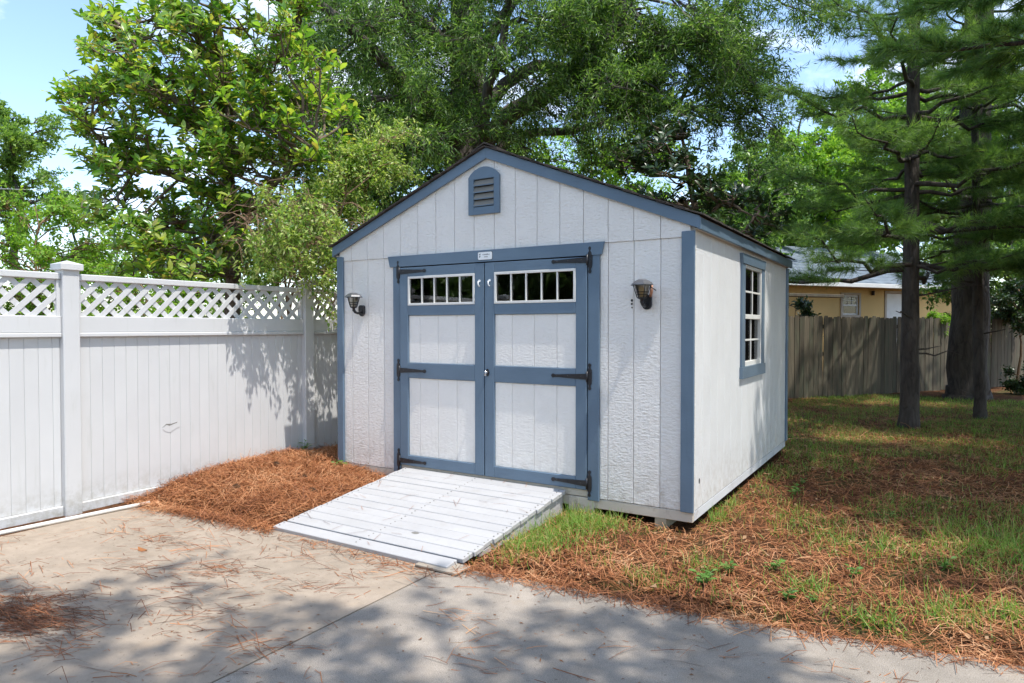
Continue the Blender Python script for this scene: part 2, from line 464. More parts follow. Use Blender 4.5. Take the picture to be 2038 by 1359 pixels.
class MB:
    def __init__(self):
        self.v = []; self.f = []; self.sm = []
    def add(self, vs, fs, smooth=False):
        k = len(self.v)
        self.v += [tuple(p) for p in vs]
        self.f += [tuple(i + k for i in f) for f in fs]
        self.sm += [smooth] * len(fs)
        return self
    def box(self, a, b, c=0.003):
        """axis-aligned box a..b with chamfered edges"""
        a = [min(p, q) for p, q in zip(a, b)]; b2 = [max(p, q) for p, q in zip(a, b)]
        b = [max(p, q) for p, q in zip(b2, b)]
        c = min(c, *[(b[i] - a[i]) * 0.45 for i in range(3)])
        if c <= 0.0003:
            vs = [(x, y, z) for x in (a[0], b[0]) for y in (a[1], b[1]) for z in (a[2], b[2])]
            return self.add(vs, [(0, 1, 3, 2), (4, 6, 7, 5), (0, 4, 5, 1), (2, 3, 7, 6), (0, 2, 6, 4), (1, 5, 7, 3)])
        vs = []; idx = {}
        for sx in (0, 1):
            for sy in (0, 1):
                for sz in (0, 1):
                    p = [(a, b)[s][i] for i, s in enumerate((sx, sy, sz))]
                    q = [p[i] + (c if s == 0 else -c) for i, s in enumerate((sx, sy, sz))]
                    for ax in range(3):
                        r = list(q); r[ax] = p[ax]
                        idx[(sx, sy, sz, ax)] = len(vs); vs.append(tuple(r))
        fs = []
        for ax in range(3):
            o1, o2 = [(1, 2), (2, 0), (0, 1)][ax]
            for s in (0, 1):
                quad = []
                for (u, v) in ((0, 0), (1, 0), (1, 1), (0, 1)):
                    k = [0, 0, 0]; k[ax] = s; k[o1] = u; k[o2] = v
                    quad.append(idx[(*k, ax)])
                fs.append(tuple(quad if s else quad[::-1]))
        for ax in range(3):          # edges parallel to ax
            o1, o2 = [(1, 2), (2, 0), (0, 1)][ax]
            for u in (0, 1):
                for v in (0, 1):
                    k0 = [0, 0, 0]; k0[o1] = u; k0[o2] = v; k1 = list(k0); k1[ax] = 1
                    q = [idx[(*k0, o1)], idx[(*k1, o1)], idx[(*k1, o2)], idx[(*k0, o2)]]
                    fs.append(tuple(q if u == v else q[::-1]))
        for sx in (0, 1):
            for sy in (0, 1):
                for sz in (0, 1):
                    tri = [idx[(sx, sy, sz, i)] for i in range(3)]
                    fs.append(tuple(tri if (sx + sy + sz) % 2 else tri[::-1]))
        return self.add(vs, fs)
    def prism(self, pts, axis, d0, d1):
        """2-D outline extruded along axis ('x': pts=(y,z); 'y': pts=(x,z); 'z': pts=(x,y))"""
        def mk(p, d):
            return {'x': (d, p[0], p[1]), 'y': (p[0], d, p[1]), 'z': (p[0], p[1], d)}[axis]
        n = len(pts)
        vs = [mk(p, d0) for p in pts] + [mk(p, d1) for p in pts]
        fs = [tuple(range(n))[::-1], tuple(range(n, 2 * n))] + [(i, (i + 1) % n, n + (i + 1) % n, n + i) for i in range(n)]
        return self.add(vs, fs)
    def tube(self, pts, rad, sides=8, smooth=True, caps=True):
        V_, F_ = tube_arrays(np.array(pts, float), np.array(rad, float) if hasattr(rad, '__len__') else np.full(len(pts), rad), sides)
        k = len(self.v)
        self.add(V_, [tuple(f) for f in F_], smooth)
        if caps:
            n = len(pts)
            self.f.append(tuple(k + i for i in range(sides))[::-1]); self.sm.append(False)
            self.f.append(tuple(k + (n - 1) * sides + i for i in range(sides))); self.sm.append(False)
        return self
    def lathe(self, prof, c, sides=12, smooth=True):
        """prof: (r,z) list about the vertical through c"""
        vs = []; fs = []
        for r, z in prof:
            for i in range(sides):
                a = 2 * math.pi * i / sides
                vs.append((c[0] + r * math.cos(a), c[1] + r * math.sin(a), c[2] + z))
        for j in range(len(prof) - 1):
            for i in range(sides):
                fs.append((j * sides + i, j * sides + (i + 1) % sides, (j + 1) * sides + (i + 1) % sides, (j + 1) * sides + i))
        return self.add(vs, fs, smooth)
    def mesh(self, name, mat, origin=(0, 0, 0)):
        me = bpy.data.meshes.new(name)
        ox, oy, oz = origin
        me.from_pydata([(x - ox, y - oy, z - oz) for x, y, z in self.v], [], self.f)
        me.polygons.foreach_set('use_smooth', self.sm)
        if mat is not None:
            me.materials.append(mat)
        me.update()
        return me
    def build(self, name, mat, parent=None, origin=None):
        if origin is None:
            a = np.array(self.v)
            c = (a.min(0) + a.max(0)) / 2
            origin = (float(c[0]), float(c[1]), float(a[:, 2].min()) if parent is None else float(c[2]))
        o = bpy.data.objects.new(name, self.mesh(name, M[mat] if isinstance(mat, str) else mat, origin))
        o.location = origin
        if parent is not None:
            o.parent = parent
            o.location = Vector(origin) - wpos(parent)
        COL.objects.link(o)
        return o

def bx(name, a, b, mat, parent, c=0.003):
    return MB().box(a, b, c).build(name, mat, parent)

def clip_poly(poly, axis, val, keep_greater):
    out = []
    n = len(poly)
    for i in range(n):
        p, q = poly[i], poly[(i + 1) % n]
        pi = (p[axis] >= val) == keep_greater or p[axis] == val
        qi = (q[axis] >= val) == keep_greater or q[axis] == val
        if pi: out.append(p)
        if pi != qi:
            s = (val - p[axis]) / (q[axis] - p[axis])
            out.append(tuple(p[k] + s * (q[k] - p[k]) for k in range(2)))
    return out

# ---- bulk numpy meshes
def fast_mesh(name, V, F, mat=None, rnd=None, smooth=False):
    V = np.ascontiguousarray(V, dtype=np.float32); F = np.ascontiguousarray(F, dtype=np.int32)
    me = bpy.data.meshes.new(name)
    me.vertices.add(len(V)); me.vertices.foreach_set('co', V.ravel())
    k = F.shape[1]
    me.loops.add(F.size); me.loops.foreach_set('vertex_index', F.ravel())
    me.polygons.add(len(F)); me.polygons.foreach_set('loop_start', np.arange(0, F.size, k, dtype=np.int32))
    me.polygons.foreach_set('use_smooth', np.full(len(F), smooth, dtype=bool))
    if rnd is not None:
        at = me.attributes.new('rnd', 'FLOAT', 'POINT')
        at.data.foreach_set('value', np.ascontiguousarray(rnd, dtype=np.float32))
    me.update(calc_edges=True)
    if mat is not None: me.materials.append(mat)
    return me

def norm(a):
    return a / np.maximum(np.linalg.norm(a, axis=-1, keepdims=True), 1e-9)

def tube_arrays(p, r, sides):
    n = len(p)
    tan = np.gradient(p, axis=0) if n > 2 else np.repeat((p[-1:] - p[:1]), n, 0)
    tan = norm(tan)
    ref = np.array([0.0, 0, 1]) if abs(tan[:, 2]).mean() < 0.8 else np.array([1.0, 0, 0])
    a = norm(np.cross(tan, ref)); b_ = np.cross(tan, a)
    ang = np.arange(sides) * 2 * np.pi / sides
    V = p[:, None, :] + r[:, None, None] * (np.cos(ang)[None, :, None] * b_[:, None, :] + np.sin(ang)[None, :, None] * a[:, None, :])
    i = np.arange(n - 1)[:, None] * sides; j = np.arange(sides)[None, :]; j2 = (j + 1) % sides
    F = np.stack([i + j, i + j2, i + sides + j2, i + sides + j], -1).reshape(-1, 4)
    return V.reshape(-1, 3), F

def join_tubes(lst):
    Vs, Fs, k = [], [], 0
    for p, r, s in lst:
        v, f = tube_arrays(np.asarray(p, float), np.asarray(r, float), s)
        Vs.append(v); Fs.append(f + k); k += len(v)
    return np.concatenate(Vs), np.concatenate(Fs)

RHOMB = (np.array([[0, 0, 0], [.45, -.5, .06], [1, 0, 0], [.45, .5, .06]]), np.array([[0, 1, 2, 3]]))
LANCE = (np.array([[0, 0, 0], [.35, -.5, .05], [1, 0, -.06], [.35, .5, .05]]), np.array([[0, 1, 2], [0, 2, 3]]))
BROAD = (np.array([[0, 0, 0], [.28, -.42, .05], [.62, -.46, .03], [1, 0, -.12], [.62, .46, .03], [.28, .42, .05], [.30, 0, 0.0], [.65, 0, -.03]]),
         np.array([[0, 1, 6], [1, 2, 7], [1, 7, 6], [2, 3, 7], [3, 4, 7], [4, 5, 6], [4, 6, 7], [5, 0, 6]]))
NEEDLE = (np.array([[0, -.5, 0], [0, .5, 0], [1, 0, -.05]]), np.array([[0, 1, 2]]))
BLADE = (np.array([[0, -.5, 0], [0, .5, 0], [.55, .38, .06], [.55, -.38, .06], [1, .05, -.12], [1, -.05, -.12]]), np.array([[0, 1, 2, 3], [3, 2, 4, 5]]))
STRAW = (np.array([[0, -.5, 0], [0, .5, 0], [.5, .5, .05], [.5, -.5, .05], [1, .4, 0], [1, -.4, 0]]), np.array([[0, 1, 2, 3], [3, 2, 4, 5]]))

def scatter(tmpl, pos, axis, up, L, Wd, rnd=None, bend=None):
    """one instance of the template at every pos"""
    tv, tf = tmpl
    n = len(pos)
    x = norm(axis)
    nn = norm(up - (up * x).sum(-1, keepdims=True) * x)
    s = np.cross(nn, x)
    L = np.broadcast_to(np.asarray(L, float), (n,)); Wd = np.broadcast_to(np.asarray(Wd, float), (n,))
    zz = tv[None, :, 2] * np.ones((n, 1)) if bend is None else tv[None, :, 2] * bend[:, None]
    V = pos[:, None, :] + (L[:, None] * tv[None, :, 0])[..., None] * x[:, None, :] \
        + (Wd[:, None] * tv[None, :, 1])[..., None] * s[:, None, :] + (L[:, None] * zz)[..., None] * nn[:, None, :]
    k = len(tv)
    F = tf[None] + (np.arange(n) * k)[:, None, None]
    rnd = rng.random(n) if rnd is None else rnd
    return V.reshape(-1, 3), F.reshape(-1, tf.shape[1]), np.repeat(rnd, k)

def link_mesh(name, me, parent=None, loc=(0, 0, 0)):
    o = bpy.data.objects.new(name, me)
    o.location = loc
    if parent is not None: o.parent = parent
    COL.objects.link(o)
    return o

def rdir(n):
    return norm(rng.normal(size=(n, 3)))

# ---- value noise
_tab = np.random.default_rng(3).random((256, 256))
def vnoise(x, y):
    xi = np.floor(x).astype(int); yi = np.floor(y).astype(int)
    fx = x - xi; fy = y - yi
    fx = fx * fx * (3 - 2 * fx); fy = fy * fy * (3 - 2 * fy)
    g = lambda a, b_: _tab[a % 256, b_ % 256]
    return (g(xi, yi) * (1 - fx) + g(xi + 1, yi) * fx) * (1 - fy) + (g(xi, yi + 1) * (1 - fx) + g(xi + 1, yi + 1) * fx) * fy
def fbm(x, y, o=4):
    s = 0; a = 0.5
    for i in range(o):
        s = s + a * vnoise(x * 2 ** i + 13.7 * i, y * 2 ** i + 7.1 * i); a *= 0.5
    return s
def sst(a, b_, x):
    u = np.clip((x - a) / (b_ - a), 0, 1)
    return u * u * (3 - 2 * u)

# ------------------------------------------------------------------ ground and concrete
EX = np.array([-0.68, 0.2, 0.88, 1.7, 2.49, 2.6, 2.9, 3.54, 4.37, 5.52, 6.8, 9.0, 14.0])
EY = np.array([-1.66, -1.58, -1.535, -1.53, -1.53, -1.46, -1.41, -1.36, -1.30, -1.12, -0.90, -0.5, 0.4])
def slab_dist(x, y):
    """positive outside the concrete"""
    return np.maximum(y - np.interp(x, EX, EY), -0.68 - x)
def gh(x, y):
    x = np.asarray(x, float); y = np.asarray(y, float)
    base = 0.012 + 0.05 * (fbm(x * 0.9, y * 0.9) - 0.47) + 0.035 * (fbm(x * 5, y * 5, 3) - 0.45)
    base = base - 0.05 * sst(6, 12, y)
    d = slab_dist(x, y)
    h = -0.05 + (base + 0.05) * sst(-0.02, 0.22, d)
    # mound of raked pine straw between fence, shed and ramp
    pm = sst(-1.66, -0.45, y) * (1 - sst(0.2, 1.6, y)) * (1 - sst(-0.35, 0.95, x)) * sst(-1.6, -0.8, x)
    lump = 0.75 + 0.7 * (fbm(x * 3.3 + 9, y * 3.3, 3) - 0.4)
    pile = 0.155 * pm * lump + 0.05 * sst(-1.62, -1.2, y) * (1 - sst(-0.1, 0.35, y)) * (1 - sst(0.75, 1.0, x)) * sst(-1.2, -0.9, x)
    return h + pile
def ground():
    xs = np.concatenate([[-400, -120, -40, -20, -12], np.arange(-8, 13.01, 0.1), [16, 20, 26, 40, 120, 400]])
    ys = np.concatenate([[-400, -120, -40, -20, -12], np.arange(-7, 20.01, 0.1), [24, 30, 40, 80, 160, 400]])
    X, Y = np.meshgrid(xs, ys)
    Z = gh(X, Y)
    Z = np.where((np.abs(X) > 60) | (np.abs(Y) > 60), -0.05, Z)
    V = np.stack([X, Y, Z], -1).reshape(-1, 3)
    nx = len(xs); i, j = np.meshgrid(np.arange(nx - 1), np.arange(len(ys) - 1))
    a = (j * nx + i).ravel()
    F = np.stack([a, a + 1, a + nx + 1, a + nx], -1)
    o = link_mesh('ground', fast_mesh('ground', V, F, M['ground'], smooth=True))
    tag(o, 'uneven yard ground of soil under pine straw and grass', 'ground', kind='structure')
ground()

drive = empty('driveway', (2.5, -4, 0), 'pale concrete driveway of two slabs with a straight joint', 'driveway')
drive['kind'] = 'structure'
def slab(x0, x1, mat, y_back=-10.0):
    xs = np.arange(x0, x1 + 1e-6, 0.06)
    xs = np.append(xs[:-1], x1)
    ed = np.interp(xs, EX, EY) + 0.022 * (fbm(xs * 6, xs * 0 + 3, 4) - 0.47)
    top = [(float(a), float(e), 0.0) for a, e in zip(xs, ed)]
    n = len(top)
    mb = MB()
    vs = [(a, y_back, 0.0) for a, e, z in top] + [(a, e - 0.012, 0.0) for a, e, z in top] + [(a, e, -0.012) for a, e, z in top] + [(a, e, -0.1) for a, e, z in top]
    fs = []
    for k in range(3):
        for i in range(n - 1):
            fs.append((k * n + i, k * n + i + 1, (k + 1) * n + i + 1, (k + 1) * n + i))
    fs = [f[::-1] if False else f for f in fs]
    # side walls of the slab along the joint
    for i in (0, n - 1):
        q = len(vs)
        vs += [(top[i][0], y_back, 0.0), (top[i][0], top[i][1] - 0.012, 0.0), (top[i][0], top[i][1], -0.1), (top[i][0], y_back, -0.1)]
        fs.append((q, q + 1, q + 2, q + 3))
    mb.add(vs, fs)
    return mb.build('slab', mat, drive)
slab(-0.68, 2.492, 'conc_l')
slab(2.504, 13.0, 'conc_r')
MB().box((2.4925, -9.9, -0.09), (2.5035, -1.56, -0.012), 0.0).build('joint_filler', 'dark', drive)

# ------------------------------------------------------------------ shed
Wd, D = 3.66, 3.81
Z0, ZT = 0.17, 2.254
shed = empty('shed', (Wd / 2, D / 2, 0), 'white wooden garden shed with blue trim, double doors and dark gable roof', 'shed')
SLOPE = 0.402
def rake_z(x):                      # underside line of the rake board
    return 3.018 - SLOPE * abs(x - Wd / 2)
ZS = 2.213                           # seam between wall and gable siding
GX = [0.190 + 0.2141 * k for k in range(16)]
# backing sheet inside the siding
mb = MB(); mb.box((0.02, 0.020, Z0), (0.80, 0.032, ZS), 0).build('wall_panel', 'groove', shed)
MB().box((2.85, 0.020, Z0), (Wd - 0.02, 0.032, ZS), 0).build('wall_panel', 'groove', shed)
MB().box((0.80, 0.0201, 2.19), (2.85, 0.0321, ZS), 0).build('wall_panel', 'groove', shed)
MB().prism([(0.0, ZS + .001), (Wd, ZS + .001), (Wd, rake_z(Wd) + .06), (Wd / 2, rake_z(Wd / 2) + .06), (0, rake_z(0) + .06)], 'y', 0.012, 0.028).build('gable_panel', 'groove', shed)
# front wall boards (below the seam) and gable boards, each with its own edges
def vboard(x0, x1, z0, z1, y0, y1, mat='siding', name='siding_board'):
    bx(name, (x0 + .0018, y0, z0), (x1 - .0018, y1, z1), mat, shed, 0.003)
edges = [0.075] + [g for g in GX if g < 0.7] + [0.752]
for a, c in zip(edges[:-1], edges[1:]):
    vboard(a, c, Z0, ZS - .0012, 0.002, 0.020)
edges = [2.902] + [g for g in GX if 2.95 < g < 3.5] + [3.585]
for a, c in zip(edges[:-1], edges[1:]):
    vboard(a, c, Z0, ZS - .0012, 0.002, 0.020)
edges = [0.0] + GX + [Wd]
for a, c in zip(edges[:-1], edges[1:]):
    a2, c2 = a + .0022, c - .0022
    if a == 0.0: a2 = 0.03
    if c == Wd: c2 = Wd - 0.03
    pts = [(a2, ZS), (c2, ZS), (c2, rake_z(c2) + .03)]
    if a2 < Wd / 2 < c2: pts.append((Wd / 2, rake_z(Wd / 2) + .03))
    pts.append((a2, rake_z(a2) + .03))
    MB().prism(pts, 'y', -0.006, 0.012).build('siding_board', 'siding', shed)
# right side wall with the window opening
WY0, WY1, WZ0, WZ1 = 1.50, 2.32, 1.16, 2.13
for (y0, y1, z0, z1) in ((0.034, WY0, Z0, 2.33), (WY1, D - .01, Z0, 2.33), (WY0, WY1, Z0, WZ0), (WY0, WY1, WZ1, 2.33)):
    MB().box((Wd - 0.032, y0, z0), (Wd - 0.020, y1, z1), 0).build('wall_panel', 'groove', shed)
ye = [0.022]
while ye[-1] < D - 0.25: ye.append(ye[-1] + 0.2141)
ye.append(D - 0.03)
for a, c in zip(ye[:-1], ye[1:]):
    spans = [(Z0, 2.33)]
    if c > WY0 and a < WY1:
        if a >= WY0 - .02 and c <= WY1 + .02: spans = [(Z0, WZ0), (WZ1, 2.33)]
        else:
            # a board that the window cuts into
            lo, hi = (a, WY0) if a < WY0 else (WY1, c)
            bx('siding_board', (Wd - .0195, lo + .0014, Z0), (Wd, hi - .0014, 2.33), 'siding_sunlit', shed, .003)
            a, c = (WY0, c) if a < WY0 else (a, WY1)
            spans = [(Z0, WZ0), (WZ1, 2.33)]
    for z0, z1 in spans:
        bx('siding_board', (Wd - .0195, a + .0014, z0), (Wd, c - .0014, z1), 'siding_sunlit', shed, .003)
# left and rear walls, floor
bx('side_wall', (0.0, 0.034, Z0), (0.02, D, 2.30), 'siding', shed)
MB().prism([(0.0, Z0), (Wd, Z0), (Wd, rake_z(Wd) + .05), (Wd / 2, rake_z(Wd / 2) + .05), (0, rake_z(0) + .05)], 'y', D - .021, D).build('rear_wall', 'siding', shed)
bx('floor', (0.03, 0.04, 0.16), (Wd - .04, D - .03, 0.185), 'interior', shed)
# corner trim
bx('corner_trim', (-0.003, -0.022, Z0 - .003), (0.082, 0.0015, ZT), 'blue', shed, .004)
bx('corner_trim', (Wd - 0.093, -0.022, Z0 - .004), (Wd + 0.006, 0.0015, ZT), 'blue', shed, .004)
bx('corner_trim', (Wd + .0005, D - 0.085, Z0 - .003), (Wd + 0.02, D + .004, ZT), 'blue', shed, .004)
bx('corner_trim', (Wd - 0.006, 0.0018, Z0 - .004), (Wd + 0.0075, 0.0205, ZT), 'siding', shed, .002)
# rim joist boards and skids
bx('rim_joist', (0.03, 0.003, 0.088), (Wd - .004, 0.040, Z0 - .004), 'cream', shed, .004)
bx('rim_joist', (Wd - .034, 0.0405, 0.092), (Wd - .002, D - .03, Z0 - .004), 'white_y', shed, .004)
bx('rim_joist', (0.03, D - .03, 0.088), (Wd - .036, D - .001, Z0 - .004), 'cream', shed, .004)
bx('threshold', (0.795, -.004, 0.172), (2.845, 0.039, 0.228), 'cream', shed, .003)
bx('threshold_block', (2.63, -.0062, 0.045), (2.86, 0.0025, 0.166), 'cream', shed, .003)
for x in (0.35, 1.45, 2.20, 3.36):
    bx('skid', (x, 0.0045, -0.03), (x + 0.09, D - .01, 0.0875), 'skid', shed, .006)
for y in (0.02,):
    bx('support_block', (3.30, 0.02, -0.05), (3.52, 0.30, -0.0305), 'skid', shed, .01)
# roof: deck, rake boards, fascia, shingle courses
OV, OVF, OVB = 0.055, 0.036, 0.03
def roof_quad(xa, xb, zo0, zo1, y0, y1):
    pts = [(xa, rake_z(xa) + zo0), (xb, rake_z(xb) + zo0), (xb, rake_z(xb) + zo1), (xa, rake_z(xa) + zo1)]
    return MB().prism(pts, 'y', y0, y1)
RB = 0.091
for sgn in (-1, 1):
    xe = Wd / 2 + sgn * (Wd / 2 + OV - .011)
    mid = Wd / 2 + sgn * 0.0006
    roof_quad(mid, xe, 0.0, RB, -OVF, -OVF + 0.022).build('rake_board', 'blue_x', shed)
    roof_quad(mid, xe, 0.0, RB, D + OVB - .022, D + OVB).build('rake_board', 'blue_x', shed)
    roof_quad(mid, Wd / 2 + sgn * (Wd / 2 + OV - .014), RB - .018, RB - .001, -OVF + 0.0225, D + OVB - .0225).build('roof_deck', 'interior', shed)
    xo = Wd / 2 + sgn * (Wd / 2 + OV)
    zf = rake_z(xo)
    a, c = sorted((xo, xo - sgn * 0.020))
    bx('fascia_board', (a, -OVF + .0002, zf - 0.002), (c, D + OVB, zf + RB - .006), 'blue_y', shed, .003)
    a, c = sorted((xo - sgn * 0.0205, Wd / 2 + sgn * (Wd / 2 + .0005)))
    bx('soffit', (a, 0.0, zf + 0.004), (c, D + .005, zf + 0.014), 'cream_y', shed, .001)
roof = MB().prism([(Wd / 2 - .13, rake_z(Wd / 2 - .13) + RB + .026), (Wd / 2, rake_z(Wd / 2) + RB + .030), (Wd / 2 + .13, rake_z(Wd / 2 + .13) + RB + .026),
                   (Wd / 2 + .13, rake_z(Wd / 2 + .13) + RB + .037), (Wd / 2, rake_z(Wd / 2) + RB + .045), (Wd / 2 - .13, rake_z(Wd / 2 - .13) + RB + .037)],
                  'y', -OVF - .022, D + OVB + .02).build('roof_ridge_cap', 'shingle', shed)
ncourse = 14
for sgn in (-1, 1):
    run = Wd / 2 + OV + 0.025
    for k in range(ncourse):
        d1 = run * (1 - k / ncourse) ; d0 = max(0.004, run * (1 - (k + 1.6) / ncourse))
        mb = MB()
        y = -OVF - 0.028
        segs = []
        while y < D + OVB + .02:                   # the ragged butt edge of the tabs
            y2 = min(y + 0.17 + random.uniform(-.02, .03), D + OVB + .025)
            j = random.uniform(-.006, .006); jz = random.uniform(0, .004)
            xa, xb = Wd / 2 + sgn * d0, Wd / 2 + sgn * (d1 + j)
            p = lambda x, z, yy: (x, yy, rake_z(x) + RB + z)
            vs = [p(xa, .004, y), p(xb, .012 + jz, y), p(xb, .024 + jz, y), p(xa, .012, y), p(xa, .004, y2), p(xb, .012 + jz, y2), p(xb, .024 + jz, y2), p(xa, .012, y2)]
            mb.add(vs, [(0, 1, 2, 3), (7, 6, 5, 4), (0, 4, 5, 1), (3, 2, 6, 7), (1, 5, 6, 2), (0, 3, 7, 4)])
            y = y2 + .004
        mb.build('shingle_course', 'shingle', shed)
# door surround
bx('door_jamb', (0.748, -0.018, 0.152), (0.836, 0.0018, 2.118), 'blue', shed, .003)
bx('door_jamb', (2.806, -0.018, 0.150), (2.905, 0.0018, 2.118), 'blue', shed, .003)
MB().prism([(0.715, 2.119), (2.925, 2.119), (2.948, 2.221), (0.690, 2.221)], 'y', -0.026, -0.0065).build('door_header', 'blue_x', shed)
bx('door_stop', (0.80, 0.021, 2.06), (2.85, 0.0325, 2.1895), 'dark', shed, 0)
# double doors
def strap_hinge(parent, xpin, z, dirn, mat='black'):
    """ornamental T hinge: plate on the jamb, tapered strap on the door"""
    h = 0.108
    prof = [(0, -h), (.010, -h + .006), (.013, -h + .016), (.009, -h + .026), (.006, -h + .036), (.017, -.055), (.019, -.03), (.019, .03), (.017, .055),
            (.006, h - .036), (.009, h - .026), (.013, h - .016), (.010, h - .006), (0, h)]
    out = [(xpin - dirn * 0.022 + a, z + q) for a, q in prof] + [(xpin - dirn * 0.022 - a, z + q) for a, q in prof[::-1][1:-1]]
    mb = MB().prism(out, 'y', -0.0265, -0.0185)
    L = 0.315
    st = [(0, .024), (L - .03, .0095), (L - .020, .014), (L - .010, .0165), (L, .012), (L + .006, 0)]
    o2 = [(xpin + dirn * a, z + q) for a, q in st] + [(xpin + dirn * a, z - q) for a, q in st[::-1][1:]]
    mb.prism(o2, 'y', -0.0345, -0.0275)
    mb.tube([(xpin - dirn * .002, -0.031, z - .042), (xpin - dirn * .002, -0.031, z + .042)], 0.0085, 8)
    for q in (0.05, 0.17, 0.27):
        mb.lathe([(0.0055, 0), (0.004, .003), (0.0003, .004)], (0, 0, 0), 6)
        for i in range(-18, 0):
            vx, vy, vz = mb.v[i]
            mb.v[i] = (xpin + dirn * q + vx, -0.0345 - vz, z + vy)
    mb.build('hinge', mat, parent)
def door(x0, x1, inner_left, label):
    """x0..x1 door leaf; inner_left: the meeting stile is on the left side"""
    d = empty('door', (0, 0, 0)); d.parent = shed
    d.location = Vector(((x0 + x1) / 2, -0.01, 0.235)) - wpos(shed)
    d['label'] = label
    zt, zb = 2.108, 0.232
    so, si = 0.098, 0.098                                # stile widths (outer, meeting)
    l, r_ = x0, x1
    bx('stile', (l, -0.027, zb), (l + (si if inner_left else so), 0.0, zt), 'blue', d, .0035)
    bx('stile', (r_ - (so if inner_left else si), -0.027, zb), (r_, 0.0, zt), 'blue', d, .0035)
    xl, xr = l + 0.0985, r_ - 0.0985
    for za, zc in ((2.022, zt), (1.655, 1.748), (1.066, 1.209), (zb, 0.330)):
        bx('rail', (xl, -0.0265, za), (xr, 0.0, zc), 'blue_x', d, .0035)
    for za, zc in ((1.2095, 1.6545), (0.3305, 1.0655)):
        es = [xl] + [g for g in (0.859 + .2141 * k for k in range(10)) if xl + .04 < g < xr - .04] + [xr] if not inner_left else \
             [xl] + [g for g in (2.088, 2.306, 2.523)] + [xr]
        for a, c in zip(es[:-1], es[1:]):
            bx('panel_board', (a + .001, -0.0105, za), (c - .001, 0.0, zc), 'door_panel', d, .0025)
        bx('panel_backing', (xl - .03, 0.0005, za - .03), (xr + .03, 0.008, zc + .03), 'groove', d, 0)
    # transom light: white frame, muntins, five panes
    fz0, fz1 = 1.7485, 2.0215
    fw = 0.021
    bx('window_frame', (xl + .0005, -0.031, fz0), (xr - .0005, -0.002, fz0 + fw), 'whiteframe', d, .002)
    bx('window_frame', (xl + .0005, -0.031, fz1 - fw), (xr - .0005, -0.002, fz1), 'whiteframe', d, .002)
    bx('window_frame', (xl + .0005, -0.0308, fz0 + fw + .0003), (xl + fw, -0.002, fz1 - fw - .0003), 'whiteframe', d, .002)
    bx('window_frame', (xr - fw, -0.0308, fz0 + fw + .0003), (xr - .0005, -0.002, fz1 - fw - .0003), 'whiteframe', d, .002)
    step = (xr - xl - 2 * fw) / 5
    for i in range(5):
        a = xl + fw + i * step; c = a + step
        MB().box((a + .001, -0.013, fz0 + fw - .002), (c - .001, -0.010, fz1 - fw + .002), 0).build('window_pane', 'glass', d)
        if i: bx('muntin', (a - .006, -0.028, fz0 + fw + .0004), (a + .006, -0.004, fz1 - fw - .0004), 'whiteframe', d, .002)
    for z in (2.07, 1.135, 0.275):
        if inner_left: strap_hinge(d, x1 + .003, z + .012, -1)
        else: strap_hinge(d, x0 - .003, z, 1)
    # small white hook near the top of the meeting stile
    hx = x0 + 0.052 if inner_left else x1 - 0.045
    MB().tube([(hx, -0.029, 1.945), (hx, -0.05, 1.943), (hx + .002, -0.056, 1.925), (hx + .004, -0.047, 1.907), (hx + .006, -0.036, 1.903)], 0.006, 6).tube(
        [(hx, -0.0275, 1.952), (hx, -0.032, 1.952)], .012, 8).build('hook', 'plate', d)
    if inner_left:
        mb = MB().prism([(x0 + .03 + .021 * math.cos(k / 8 * 2 * math.pi), 1.147 + .034 * math.sin(k / 8 * 2 * math.pi)) for k in range(8)], 'y', -0.033, -0.0275)
        mb.build('lock_plate', 'black', d)
        MB().tube([(x0 + .03, -.0335, 1.15), (x0 + .03, -.055, 1.15)], .010, 8).tube([(x0 + .03, -.062, 1.165), (x0 + .03, -.060, 1.12)], [.007, .010], 8).build('lock_handle', 'steel', d)
    return d
door(0.8425, 1.8065, False, 'left blue and white door leaf with transom lights')
door(1.8155, 2.7995, True, 'right blue and white door leaf with black lock handle')
# maker plate above the doors (its lettering is too small to read in the photograph)
np_ = empty('name_plate', (0, 0, 0)); np_.parent = shed
np_.location = Vector((1.821, -0.028, 2.14)) - wpos(shed)
np_['label'] = 'small white plate with black emblem and lettering'
px0, px1, pz0, pz1 = 1.747, 1.893, 2.136, 2.203
cr_ = .010
def rrect(a, c, e, f, r):
    pts = []
    for (cx, cz, a0) in ((c - r, f - r, 0), (a + r, f - r, 90), (a + r, e + r, 180), (c - r, e + r, 270)):
        for k in range(4):
            an = R(a0 + 30 * k); pts.append((cx + r * math.cos(an), cz + r * math.sin(an)))
    return pts
MB().prism(rrect(px0 - .003, px1 + .003, pz0 - .003, pz1 + .003, cr_), 'y', -0.0275, -0.0265).build('plate_rim', 'ink', np_)
MB().prism(rrect(px0, px1, pz0, pz1, cr_), 'y', -0.0305, -0.0276).build('plate_face', 'plate', np_)
mb = MB()
mb.prism([(1.760, 2.187), (1.775, 2.190), (1.773, 2.181), (1.762, 2.179)], 'y', -.0313, -.0306)
mb.prism([(1.766, 2.176), (1.772, 2.172), (1.772, 2.160), (1.762, 2.155), (1.763, 2.166)], 'y', -.0313, -.0306)
mb.build('emblem', 'ink', np_)
x = 1.797
for wd_, hh in ((.007, .009), (.006, .006), (.009, .009), (.008, .010), (.010, .012), (.004, .004), (.007, .010)):
    MB().prism([(x, 2.176), (x + wd_, 2.176 + .001), (x + wd_ * .8, 2.176 + hh), (x + .001, 2.176 + hh * .8)], 'y', -.0313, -.0306).build('letter', 'ink', np_)
    x += wd_ + .0032
x = 1.812
